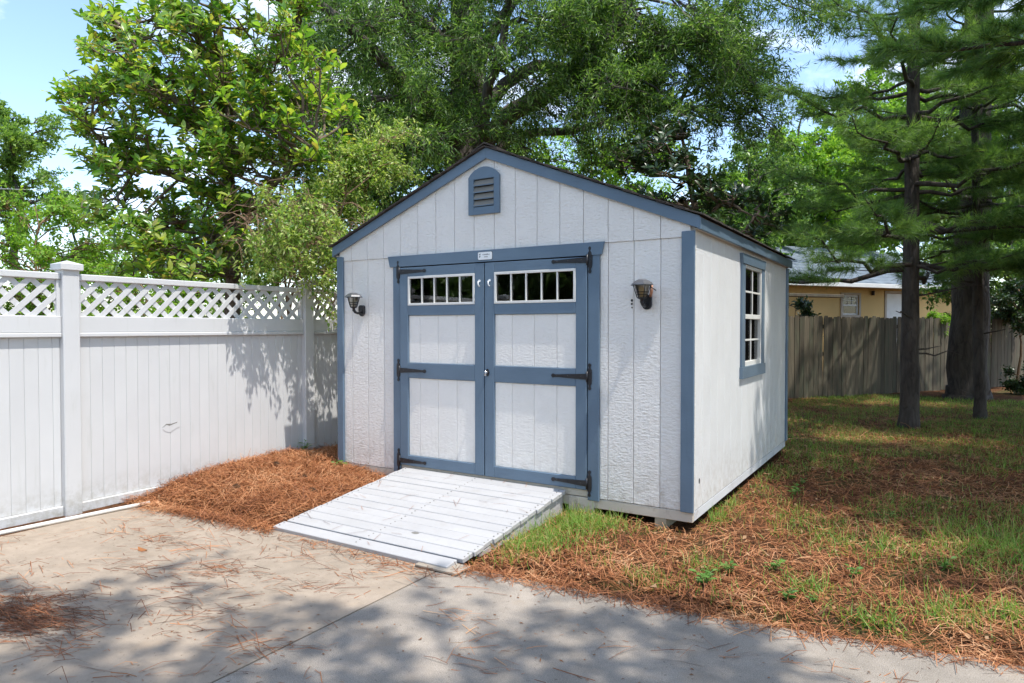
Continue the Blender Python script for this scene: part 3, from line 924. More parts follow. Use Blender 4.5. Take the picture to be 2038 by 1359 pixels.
for wd_ in (.006, .005, .007, .006, .006):
    MB().prism([(x, 2.157), (x + wd_, 2.157), (x + wd_, 2.163), (x, 2.163)], 'y', -.0313, -.0306).build('letter', 'slat', np_)
    x += wd_ + .002
# gable vent with arched head
gv = empty('gable_vent', (0, 0, 0)); gv.parent = shed; gv.location = Vector((1.806, -0.01, 2.536)) - wpos(shed)
gv['label'] = 'blue arched louvre vent in the gable'
vx0, vx1, vz0, vz1, vza = 1.644, 1.968, 2.535, 2.862, 2.948
cx_ = (vx0 + vx1) / 2
hw_, sg_ = (vx1 - vx0) / 2, vza - vz1
Ra_ = (hw_ ** 2 + sg_ ** 2) / (2 * sg_); a0_ = math.asin(hw_ / Ra_)
arch = [(cx_ + Ra_ * math.sin(a0_ * (1 - k / 6)), vza - Ra_ + Ra_ * math.cos(a0_ * (1 - k / 6))) for k in range(13)]
ox0, ox1, oz0, oz1 = 1.700, 1.912, 2.600, 2.845
MB().prism([(ox0, oz1)] + [(ox1, oz1), (vx1, oz1)] + arch + [(vx0, oz1)], 'y', -0.031, -0.0065).build('vent_head', 'blue', gv)
bx('vent_stile', (vx0, -0.031, vz0), (ox0, -0.0065, oz1 - .0004), 'blue', gv, .001)
bx('vent_stile', (ox1, -0.031, vz0), (vx1, -0.0065, oz1 - .0004), 'blue', gv, .001)
bx('vent_sill', (ox0 + .0003, -0.0308, vz0), (ox1 - .0003, -0.0065, oz0), 'blue', gv, .001)
MB().box((ox0, -0.0085, oz0), (ox1, -0.0066, oz1), 0).build('vent_screen', 'dark', gv)
for k in range(4):
    z = oz0 + .012 + k * .059
    MB().prism([(-0.034, z), (-0.030, z - .004), (-0.0095, z + .044), (-0.013, z + .049)], 'x', ox0 + .0005, ox1 - .0005).build('vent_slat', 'slat', gv)
    MB().prism([(-0.0365, z + .001), (-0.0345, z - .006), (-0.031, z - .006), (-0.0335, z + .004)], 'x', ox0 + .0005, ox1 - .0005).build('slat_edge', 'blue_x', gv)
# screw holes left in the siding beside the right lantern
for (x, z, r_) in ((3.172, 1.752, .010), (3.171, 1.725, .008), (3.173, 1.697, .006)):
    MB().prism([(x + r_ * math.cos(k * 1.047), z + r_ * 1.15 * math.sin(k * 1.047)) for k in range(6)], 'y', -.0005, .0019).build('screw_hole', 'dark', shed)
MB().prism([(0.152 + .017 * math.cos(k * .785), 0.375 + .022 * math.sin(k * .785)) for k in range(8)], 'x', Wd - .002, Wd + .0008).build('wire_hole', 'dark', shed)
# side window
wn = empty('window', (0, 0, 0)); wn.parent = shed; wn.location = Vector((Wd, 1.91, 1.16)) - wpos(shed)
wn['label'] = 'white sash window in blue surround'
X = Wd
MB().prism([(1.385, 2.221), (2.41, 2.221), (2.38, 2.132), (1.415, 2.132)], 'x', X + .0006, X + .030).build('window_header', 'blue_y', wn)
MB().prism([(1.405, 1.175), (2.415, 1.175), (2.42, 1.068), (1.40, 1.068)], 'x', X + .0006, X + .030).build('window_sill', 'blue_y', wn)
bx('window_casing', (X + .0006, 1.42, 1.1755), (X + .022, 1.535, 2.1315), 'blue', wn, .002)
bx('window_casing', (X + .0006, 2.285, 1.1755), (X + .022, 2.40, 2.1315), 'blue', wn, .002)
fy0, fy1, fza, fzb, fzm = 1.5355, 2.2845, 1.176, 2.131, 1.645
for nm, a, c in (('window_frame', (X - .03, fy0, fza), (X + .0135, fy1, fza + .045)), ('window_frame', (X - .03, fy0, fzb - .035), (X + .0135, fy1, fzb)),
                 ('window_frame', (X - .03, fy0, fza + .0455), (X + .013, fy0 + .04, fzb - .0355)), ('window_frame', (X - .03, fy1 - .04, fza + .0455), (X + .013, fy1, fzb - .0355)),
                 ('meeting_rail', (X - .028, fy0 + .0405, fzm - .022), (X + .010, fy1 - .0405, fzm + .022))):
    bx(nm, a, c, 'whiteframe', wn, .002)
ym = (fy0 + fy1) / 2
for (za, zc, xo) in ((fzm + .022, fzb - .035, -.004), (fza + .045, fzm - .022, -.016)):
    MB().box((X + xo - .003, fy0 + .039, za - .003), (X + xo, fy1 - .039, zc + .003), 0).build('window_pane', 'glass', wn)
    zz = (za + zc) / 2
    bx('muntin', (X + xo + .0005, ym - .010, za + .0005), (X + xo + .009, ym + .010, zc - .0005), 'whiteframe', wn, .002)
    bx('muntin', (X + xo + .0007, fy0 + .0405, zz - .009), (X + xo + .0085, ym - .0105, zz + .009), 'whiteframe', wn, .002)
    bx('muntin', (X + xo + .0007, ym + .0105, zz - .009), (X + xo + .0085, fy1 - .0405, zz + .009), 'whiteframe', wn, .002)
mb = MB()
for k in range(9):
    a = fy0 - .03 + k * .09
    mb.box((X - .095 - .01 * (k % 2), a, 1.10), (X - .085 - .01 * (k % 2), a + .085, 2.16), .004)
mb.build('curtain', 'curtain', wn)

# ------------------------------------------------------------------ wall lanterns
def lantern(px, pz, label, tilt, broken):
    y0 = 0.0015
    L = empty('wall_lantern', (px, y0, pz - .06), label, 'lamp', 'lanterns either side of the shed doors')
    lx, ly = px - (0.0 if broken else 0.0), -0.125
    zb = pz + 0.022                                       # bottom of the cage
    if broken:
        pl = [(px + .036 * math.cos(R(a)), pz - .02 + .036 * math.sin(R(a))) for a in range(180, 361, 20)] + [(px + .036, pz + .055), (px - .036, pz + .055)]
    else:
        pl = [(px, pz - .060), (px + .034, pz - .036), (px + .034, pz + .036), (px + .018, pz + .050), (px - .018, pz + .050), (px - .034, pz + .036), (px - .034, pz - .036)]
    MB().prism(pl, 'y', -0.026, 0.0012).build('back_plate', 'lampblack', L)
    MB().tube([(px, -.022, pz - .012), (px, -.065, pz - .030), (px, -.105, pz - .020), (px, ly, pz + .004), (px, ly, zb)], [.013, .012, .013, .016, .02], 8).build('arm', 'lampblack', L)
    c = (lx, ly, zb)
    MB().lathe([(.001, -.03), (.011, -.024), (.014, -.006), (.034, .004), (.038, .011), (.001, .011)], c, 12).build('cup', 'lampblack', L)
    rb, rt, h = 0.036, 0.068, 0.112
    for k in range(6):
        an = R(60 * k + 12)
        p0 = (lx + rb * math.cos(an), ly + rb * math.sin(an), zb + .010)
        p1 = (lx + rt * math.cos(an), ly + rt * math.sin(an), zb + h)
        MB().tube([p0, p1], .0032, 5).build('rib', 'lampblack', L)
    for f in (0.22, 0.40, 0.98):
        rr = rb + (rt - rb) * f
        pts = [(lx + rr * math.cos(R(60 * k + 12)), ly + rr * math.sin(R(60 * k + 12)), zb + .010 + (h - .010) * f) for k in range(7)]
        MB().tube(pts, .0034 if f < .9 else .006, 5).build('ring', 'lampblack', L)
    MB().lathe([(rb - .003, .012), (rt - .004, h - .002)], c, 6, False).build('glass', 'lampglass', L)
    cap = MB().lathe([(.001, h + .036), (.030, h + .034), (.055, h + .024), (.075, h + .010), (.088, h - .004), (.089, h - .010), (.084, h - .006), (.05, h + .006), (.001, h + .008)], c, 6, False)
    cap.build('cap', 'lampcap_sky', L)
    MB().lathe([(.001, .012), (.011, .013), (.011, .034), (.021, .052), (.022, .070), (.014, .088), (.001, .093)], c, 10).build('bulb', 'bulb' if broken else 'bulbw', L)
    if broken:
        MB().tube([(px + .03, -.02, pz + .045), (px + .05, -.055, pz + .075), (px + .055, -.065, pz + .125)], .012, 8).build('bent_tube', 'copper', L)
        MB().tube([(px + .05, -.075, pz + .115), (px + .088, -.06, pz + .085)], .004, 5).build('loose_wire', 'lampblack', L)
    return L
lantern(0.335, 1.712, 'black lantern with pointed back plate and pale bulb by the vinyl fence', 0, False)
lantern(3.300, 1.735, 'black lantern with amber bulb and bent copper tube near the shed window', 0, True)

# ------------------------------------------------------------------ ramp
ramp_o = empty('ramp', (1.75, -0.8, 0), 'white painted plank ramp leading up to the shed doors', 'ramp')
RY0, RY1, RZ0, RZ1 = -1.545, -0.034, 0.030, 0.212
npl = 13
sy = (RY1 - RY0) / npl
ang = math.atan2(RZ1 - RZ0, RY1 - RY0)
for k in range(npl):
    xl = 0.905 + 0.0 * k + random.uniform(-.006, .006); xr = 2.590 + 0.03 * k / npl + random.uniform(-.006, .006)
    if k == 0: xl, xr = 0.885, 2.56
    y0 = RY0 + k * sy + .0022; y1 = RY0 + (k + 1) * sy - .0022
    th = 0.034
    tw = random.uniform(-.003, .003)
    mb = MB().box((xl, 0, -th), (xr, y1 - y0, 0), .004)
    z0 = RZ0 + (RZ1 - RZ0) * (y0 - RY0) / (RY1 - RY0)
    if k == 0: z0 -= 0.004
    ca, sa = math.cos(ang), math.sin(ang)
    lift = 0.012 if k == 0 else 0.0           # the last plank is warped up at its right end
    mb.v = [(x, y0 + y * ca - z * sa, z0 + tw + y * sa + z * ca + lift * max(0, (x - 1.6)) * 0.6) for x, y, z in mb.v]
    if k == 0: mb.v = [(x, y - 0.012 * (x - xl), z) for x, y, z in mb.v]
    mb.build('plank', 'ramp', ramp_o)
def side_prism(x0, x1):
    pts = [(RY0 + .30, 0.008), (RY1 - .006, 0.008), (RY1 - .006, RZ1 - .038), (RY0 + .30, RZ0 + (RZ1 - RZ0) * .30 / (RY1 - RY0) - .038)]
    return MB().prism(pts, 'x', x0, x1)
side_prism(0.925, 0.965).build('side_board', 'ramp', ramp_o)
side_prism(2.555, 2.592).build('side_board', 'ramp', ramp_o)
side_prism(1.72, 1.76).build('joist', 'ramp', ramp_o)
bx('shim_board', (2.33, RY0 - .055, 0.0045), (2.66, RY0 + .10, 0.020), 'rawwood', ramp_o, .003)
scr = MB().prism([(.0055 * math.cos(k * 1.047), .0055 * math.sin(k * 1.047)) for k in range(6)], 'z', -.001, .0012).mesh('screw', M['slat'])
for k in range(npl):
    for x in (0.945, 1.74, 2.575):
        for yy in (.035, sy - .035):
            y = RY0 + k * sy + yy
            o = bpy.data.objects.new('screw', scr); o.parent = ramp_o
            o.location = Vector((x - (.02 if k == 0 else 0) + random.uniform(-.006, .006), y, RZ0 + (RZ1 - RZ0) * (y - RY0) / (RY1 - RY0) + .003)) - wpos(ramp_o)
            o.rotation_euler = (ang, 0, 0); COL.objects.link(o)
mb = MB().prism([(2.02 + .030 * math.cos(a * .7) * (1 + .2 * (a % 2)), -1.22 + .018 * math.sin(a * .7)) for a in range(9)], 'z', 0, .0014)
mb.v = [(x, y, RZ0 + (RZ1 - RZ0) * (y - RY0) / (RY1 - RY0) + .0015 + z) for x, y, z in mb.v]
mb.build('knot', 'slat', ramp_o)

# ------------------------------------------------------------------ vinyl fence
FX = -0.90
vf = empty('vinyl_fence', (FX, -0.9, 0), 'white vinyl privacy fence with lattice top beside the shed', 'fence')
PY = [-4.63, -2.13, 0.37, 2.87]
for y in PY:
    p = bx('post', (FX - .075, y - .065, -.08), (FX + .060, y + .065, 2.045), 'vinyl', vf, .006)
    z = 2.0455
    mb = MB()
    mb.box((FX - .097, y - .087, z - .035), (FX + .082, y + .087, z + .018), .004)
    cxp = FX - .0075
    q = .080
    mb.add([(cxp - q, y - q, z + .0185), (cxp + q, y - q, z + .0185), (cxp + q, y + q, z + .0185), (cxp - q, y + q, z + .0185), (cxp, y, z + .048)],
           [(0, 1, 4), (1, 2, 4), (2, 3, 4), (3, 0, 4), (3, 2, 1, 0)])
    mb.build('post_cap', 'vinyl', p)
for s in range(3):
    y0, y1 = PY[s] + .0655, PY[s + 1] - .0655
    if s == 2: y1 = min(y1, 2.8)
    bx('top_rail', (FX - .045, y0, 1.932), (FX + .032, y1, 1.985), 'vinyl', vf, .006)
    bx('mid_rail', (FX - .045, y0, 1.500), (FX + .030, y1, 1.636), 'vinyl', vf, .005)
    bx('rail_lip', (FX - .045, y0, 1.462), (FX + .040, y1, 1.4995), 'vinyl', vf, .007)
    bx('bottom_rail', (FX - .045, y0, -.06), (FX + .030, y1, 0.082), 'vinyl', vf, .006)
    bx('end_channel', (FX - .020, y0, 1.6365), (FX + .018, y0 + .028, 1.9315), 'vinyl', vf, .003)
    bx('end_channel', (FX - .020, y1 - .028, 1.6365), (FX + .018, y1, 1.9315), 'vinyl', vf, .003)
    ys = y0
    while ys < y1 - .01:
        ye_ = min(ys + .1005, y1)
        bx('board', (FX - .022, ys + .0004, 0.0825), (FX + .0, ye_ - .0004, 1.4615), 'vinyl', vf, .003)
        ys = ye_
    MB().box((FX - .03, y0, .0825), (FX - .0225, y1, 1.4615), 0).build('board_backing', 'vinyl', vf)
    # lattice: two crossed layers of slats
    zb, zt = 1.6367, 1.9317
    hh = zt - zb; wv = .060
    for layer, xx in ((1, FX + .0015), (-1, FX - .0065)):
        yy = y0 - hh
        while yy < y1 + hh:
            if layer == 1: poly = [(yy, zb), (yy + wv, zb), (yy + wv + hh, zt), (yy + hh, zt)]
            else: poly = [(yy + hh, zb), (yy + hh + wv, zb), (yy + wv, zt), (yy, zt)]
            poly = clip_poly(poly, 0, y0 + .0283, True)
            if len(poly) > 2: poly = clip_poly(poly, 0, y1 - .0283, False)
            if len(poly) > 2 and abs(sum(poly[i][0] * poly[(i + 1) % len(poly)][1] - poly[(i + 1) % len(poly)][0] * poly[i][1] for i in range(len(poly)))) > 1e-4:
                MB().prism(poly, 'x', xx, xx + .0075).build('lattice_slat', 'vinyl', vf)
            yy += .152
# chip in one board, with its shadow painted as a grey strip
mb = MB()
pts = [(-1.335, .60), (-1.30, .635), (-1.27, .62), (-1.21, .64), (-1.17, .605), (-1.22, .585), (-1.26, .560), (-1.31, .575)]
mb.prism(pts, 'x', FX + .0004, FX + .0035)
mb.build('chipped_patch', 'vinyl', vf)
MB().prism([(-1.34, .612), (-1.30, .645), (-1.25, .640), (-1.19, .652), (-1.20, .642), (-1.27, .624), (-1.30, .637)], 'x', FX + .0003, FX + .0028).build('chip_shadow', 'slat', vf)

# white pipe lying along the slab edge
pp = MB().tube([(-.75, -3.6, .017), (-.715, -2.7, .017), (-.655, -1.9, .017), (-.615, -1.63, .019)], .017, 10).build('plastic_pipe', 'pvc')
tag(pp, 'thin white plastic pipe lying on the concrete along the vinyl fence', 'pipe')

# ------------------------------------------------------------------ weathered picket fence
pa, pb = np.array([2.57, 10.94]), np.array([7.254, 17.874])
pu = (pb - pa) / np.linalg.norm(pb - pa); pn = np.array([pu[1], -pu[0]])    # pn points toward the yard
wf = empty('picket_fence', (pa[0], pa[1], -0.04), 'tall weathered grey wooden picket fence behind the pines', 'fence')
pm = MB()
pm.prism([(-.069, 0), (.069, 0), (.069, 1.78), (.040, 1.83), (-.040, 1.83), (-.069, 1.78)], 'y', -.009, .009)
pmesh = pm.mesh('picket', M['picket'])
rotz = math.atan2(pu[1], pu[0])
s = -2.2; k = 0
while s < 11.5:
    q = pa + pu * s
    o = bpy.data.objects.new('picket', pmesh)
    o.parent = wf
    o.location = (q[0] - pa[0] + pn[0] * random.uniform(-.004, .006), q[1] - pa[1] + pn[1] * random.uniform(-.004, .006), random.uniform(-.03, .02))
    o.rotation_euler = (random.uniform(-.006, .006), random.uniform(-.008, .008), rotz + random.uniform(-.03, .03))
    COL.objects.link(o)
    s += 0.1425 + random.uniform(0, .007)
for z in (0.35, 0.98, 1.6):
    mb = MB().box((-2.2, .012, z - .045), (11.5, .05, z + .045), .003)
    o = bpy.data.objects.new('fence_rail', mb.mesh('fence_rail', M['picket'])); o.parent = wf; o.rotation_euler = (0, 0, rotz); COL.objects.link(o)

# ------------------------------------------------------------------ neighbour's house
hu = np.array([.5757, .8177]); hrot = math.atan2(hu[1], hu[0])
hs = empty('house', (1.13, 19.64, 0), 'low yellow house with pale grey roof behind the picket fence', 'building')
hs.rotation_euler = (0, 0, hrot)
def hp(mb, name, mat, parent=None):
    o = bpy.data.objects.new(name, mb.mesh(name, M[mat])); o.parent = parent or hs; COL.objects.link(o); return o
# local: x along wall, y away from the camera, z up
hx0, hx1, hdep = -5.0, 8.4, 7.0
hp(MB().box((hx0, 0, 0), (2.40, .2, 3.06), 0), 'wall', 'housewall')
hp(MB().box((3.20, 0, 0), (4.62, .2, 3.06), 0), 'wall', 'housewall')
hp(MB().box((5.58, 0, 0), (hx1, .2, 3.06), 0), 'wall', 'housewall')
hp(MB().box((2.40, 0, 0), (3.20, .2, 1.98), 0), 'wall', 'housewall')
hp(MB().box((2.40, 0, 2.69), (3.20, .2, 3.06), 0), 'wall', 'housewall')
hp(MB().box((4.62, 0, 2.80), (5.58, .2, 3.06), 0), 'wall', 'housewall')
hp(MB().box((hx0, .2, 0), (hx0 + .2, hdep, 3.06), 0), 'wall', 'housewall')
hp(MB().box((hx1 - .2, .2, 0), (hx1, hdep, 3.06), 0), 'wall', 'housewall')
hp(MB().box((hx0, hdep, 0), (hx1, hdep + .2, 3.06), 0), 'wall', 'housewall')
rf = hp(MB().prism([(-.55, 2.98), (hdep / 2 + .1, 4.75), (hdep + .75, 2.98), (hdep + .75, 3.06), (hdep / 2 + .1, 4.86), (-.55, 3.08)], 'x', hx0 - .4, hx1 + .4), 'roof', 'houseroof')
for k in range(12):                                             # lapped roof courses
    y0 = -.56 + k * .34; z0 = 3.085 + k * .34 * (4.86 - 3.08) / (hdep / 2 + .65)
    hp(MB().prism([(y0, z0 - .004), (y0 + .36, z0 + .36 * .4288 - .004), (y0 + .36, z0 + .36 * .4288 + .004), (y0, z0 + .018)], 'x', hx0 - .4, hx1 + .4), 'roof_course', 'houseroof', rf)
hp(MB().box((hx0 - .4, -.62, 2.93), (hx1 + .4, -.552, 3.075), .01), 'gutter', 'housewhite')
hp(MB().box((hx0 - .3, -.55, 2.945), (hx1 + .3, -.001, 2.975), 0), 'soffit', 'housegrey')
w_ = hp(MB().box((2.30, -.03, 1.88), (3.30, -.001, 1.98), .005).box((2.30, -.03, 2.69), (3.30, -.001, 2.77), .005).box((2.30, -.03, 1.981), (2.40, -.001, 2.689), .005).box((3.20, -.03, 1.981), (3.30, -.001, 2.689), .005), 'window_casing', 'housegrey')
wn2 = hp(MB().box((2.405, .02, 1.985), (3.195, .06, 2.04), .004).box((2.405, .02, 2.63), (3.195, .06, 2.685), .004).box((2.405, .02, 2.041), (2.47, .06, 2.629), .004).box((3.13, .02, 2.041), (3.195, .06, 2.629), .004).box((2.471, .02, 2.30), (3.129, .06, 2.36), .004), 'window', 'housewhite')
for z in (2.041, 2.361):
    hp(MB().box((2.471, .04, z), (3.129, .045, z + .258), 0), 'window_pane', 'glass', wn2)
hp(MB().box((2.472, .03, 2.485), (3.128, .038, 2.505), 0), 'muntin', 'housewhite', wn2)
for x in (2.68, 2.90):
    hp(MB().box((x, .025, 2.362), (x + .02, .0295, 2.628), 0), 'muntin', 'housewhite', wn2)
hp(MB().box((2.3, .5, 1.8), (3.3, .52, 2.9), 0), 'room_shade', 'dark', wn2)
dr = hp(MB().box((4.64, .04, .6), (5.56, .09, 2.785), .005), 'door', 'housewhite')
hp(MB().box((4.52, -.025, .6), (4.625, -.001, 2.80), .004).box((5.575, -.025, .6), (5.68, -.001, 2.80), .004).box((4.52, -.025, 2.801), (5.68, -.001, 2.88), .004), 'door_casing', 'housegrey')
hp(MB().tube([(3.86, -.06, 2.70), (3.86, -.06, 2.86)], [.055, .06], 10), 'porch_lamp', 'black')
hp(MB().box((-1.6, -1.3, 2.52), (.98, -.9, 2.62), .01), 'porch_beam', 'picket')
hp(MB().box((-1.5, -1.18, 0), (-1.4, -1.05, 2.519), .01), 'porch_post', 'picket')

# ------------------------------------------------------------------ trees
CAM = np.array([5.134, -4.952, 1.5445])
def curve(p0, p1, sag=0.0, n=6, jit=0.03, lift=0.0):
    t_ = np.linspace(0, 1, n)[:, None]
    p = p0 + (p1 - p0) * t_
    p[:, 2] += (4 * t_[:, 0] * (1 - t_[:, 0])) * sag
    Ld = np.linalg.norm(p1 - p0)
    j = rng.normal(size=(n, 3)) * jit * Ld; j[0] = 0; j[-1] = 0
    return p + j

class Tree:
    def __init__(self, name, base, label, cat='tree', group=None):
        self.base = np.array(base, float)
        self.root = empty(name, tuple(base), label, cat, group)
        self.tubes = []
        self.leaf_pos = []; self.leaf_axis = []
    def limb(self, pts, radii, sides=8):
        self.tubes.append((np.asarray(pts, float), np.asarray(radii, float), sides))
    def clump(self, start, centre, rad, ntwig, nleaf, r0=0.03, sag=0.1, twig_r=0.006, outward=0.6, zs=0.75, updir=0.25, hang=0.0):
        """a limb from start to the clump centre; twigs filling an ellipsoid; leaves along the twigs"""
        start = np.asarray(start, float); centre = np.asarray(centre, float)
        c = curve(start, centre, sag, 7, 0.035)
        self.limb(c, np.linspace(r0, max(r0 * .35, twig_r), 7), 6)
        d = rdir(ntwig)
        rr = rad * (0.35 + 0.65 * rng.random(ntwig) ** 0.6)
        ends = centre + d * rr[:, None] * np.array([1, 1, zs])
        ends[:, 2] += updir * rad * rng.random(ntwig) - hang * rr
        st = c[rng.integers(3, 7, ntwig)]
        for i in range(ntwig):
            tw = curve(st[i], ends[i], 0.05 * rad, 4, 0.05)
            self.limb(tw, np.linspace(twig_r, twig_r * .4, 4), 3)
            u = 0.35 + 0.65 * rng.random(nleaf)
            idx = u * 3; k = np.minimum(idx.astype(int), 2); f = (idx - k)[:, None]
            pos = tw[k] * (1 - f) + tw[k + 1] * f
            ax = norm(norm(tw[-1] - tw[0]) * outward + rdir(nleaf))
            self.leaf_pos.append(pos); self.leaf_axis.append(ax)
    def finish(self, bark, leafmat, tmpl, L, Wf, updamp=0.6, droop=0.2, jit=0.02, crown_name='crown', keep=None):
        V, F = join_tubes(self.tubes)
        link_mesh('trunk', fast_mesh('trunk', V - self.base, F, M[bark], smooth=True), self.root)
        P = np.concatenate(self.leaf_pos); A = np.concatenate(self.leaf_axis)
        P = P + rng.normal(size=P.shape) * jit
        A[:, 2] -= droop
        up = rdir(len(P)) * updamp + np.array([0, 0, 1.0])
        ln = L * (0.65 + 0.7 * rng.random(len(P)))
        V, F, r = scatter(tmpl, P - self.base, A, up, ln, ln * Wf)
        o = link_mesh(crown_name, fast_mesh(crown_name, V, F, M[leafmat], r), self.root)
        o['kind'] = 'stuff'
        return self.root

def unproj(px, py, depth):
    f = 1345.4; yaw = R(31.66); pit = R(-1.212)
    r = (px - 1019) / f; U = -(py - 679.5) / f
    fw = math.cos(pit) - U * math.sin(pit); u = math.sin(pit) + U * math.cos(pit)
    s_, c_ = math.sin(yaw), math.cos(yaw)
    return CAM + depth * np.array([r * c_ - fw * s_, r * s_ + fw * c_, u])

def trunk_path(p0, p1, n=10, wob=0.02):
    return curve(np.asarray(p0, float), np.asarray(p1, float), 0, n, wob)

# --- willow oak behind the shed
def oak():
    b_ = np.array([-3.7, 7.5, -.05])
    T = Tree('willow_oak', b_, 'huge willow oak with thick limbs towering right behind the shed')
    tp = np.array([b_, b_ + (0, 0, 1.5), b_ + (.02, 0, 4), b_ + (-.08, .1, 7), b_ + (-.15, .1, 11), b_ + (0, .2, 15)])
    T.limb(tp, [.72, .50, .44, .40, .32, .18], 14)
    limbs = [
        ([b_ + (.0, 0, 5.3), unproj(1000, 235, 14.6), unproj(1085, 190, 14.2), unproj(1190, 110, 13.8), unproj(1250, 0, 13.5), unproj(1300, -160, 13.2)], [.24, .20, .18, .16, .13, .09]),
        ([b_ + (0, 0, 4.6), unproj(965, 280, 14.4), unproj(958, 230, 13.9), unproj(990, 120, 13.2), unproj(1030, -60, 12.6)], [.16, .14, .12, .09, .05]),
        ([b_ + (0, 0, 5.6), unproj(850, 230, 14), unproj(760, 120, 13), unproj(680, 40, 12.4), unproj(590, -30, 12)], [.18, .15, .12, .09, .05]),
        ([b_ + (0, 0, 4.9), unproj(880, 300, 13.8), unproj(800, 290, 12.8), unproj(730, 300, 12.2)], [.12, .10, .07, .04]),
        ([b_ + (0, 0, 7.5), unproj(830, 40, 14), unproj(740, -100, 13)], [.18, .13, .07]),
        ([b_ + (0, 0, 7.0), unproj(1000, 30, 15), unproj(1120, -80, 15)], [.18, .13, .07]),
        ([b_ + (0, 0, 6.2), unproj(1050, 120, 16), unproj(1200, 140, 16.5), unproj(1380, 80, 16.5), unproj(1500, -20, 16)], [.17, .14, .12, .09, .05]),
        ([b_ + (0, 0, 5.0), unproj(1030, 270, 15.5), unproj(1180, 250, 16), unproj(1330, 215, 16)], [.14, .11, .08, .04]),
    ]
    allp = []
    for pts, rr in limbs:
        pts = np.array(pts)
        tt = np.linspace(0, len(pts) - 1, len(pts) * 3)
        q = np.stack([np.interp(tt, np.arange(len(pts)), pts[:, k]) for k in range(3)], -1)
        q[1:-1] += rng.normal(size=(len(q) - 2, 3)) * .05
        T.limb(q, np.interp(tt, np.arange(len(rr)), rr), 9)
        allp.append(q)
    AP = np.concatenate(allp)
    # clumps laid out through the crown volume, thinner on the sky side to the right
    spec = []
    for (x0, x1, y0, y1, n) in ((560, 760, -120, 330, 40), (740, 960, -120, 320, 46), (940, 1200, -120, 330, 50), (1180, 1400, -120, 260, 40), (1380, 1560, -120, 170, 20), (1180, 1340, 170, 330, 9), (1550, 1700, -120, 60, 9), (1400, 1560, 100, 260, 9)):
        for _ in range(n):
            spec.append((rng.uniform(x0, x1), rng.uniform(y0, y1), rng.uniform(11.6, 17)))
    for (x, y, d) in spec:
        c = unproj(x, y, d)
        s_ = AP[np.argmin(((AP - c) ** 2).sum(1) + rng.random(len(AP)) * .6)]
        T.clump(s_, c, rng.uniform(.75, 1.2), 22, 38, .035, .1, .007, .5, .7, .1, .12)
    T.finish('oakbark', 'oakleaf', LANCE, .125, .20, 1.0, .25, .05)
oak()

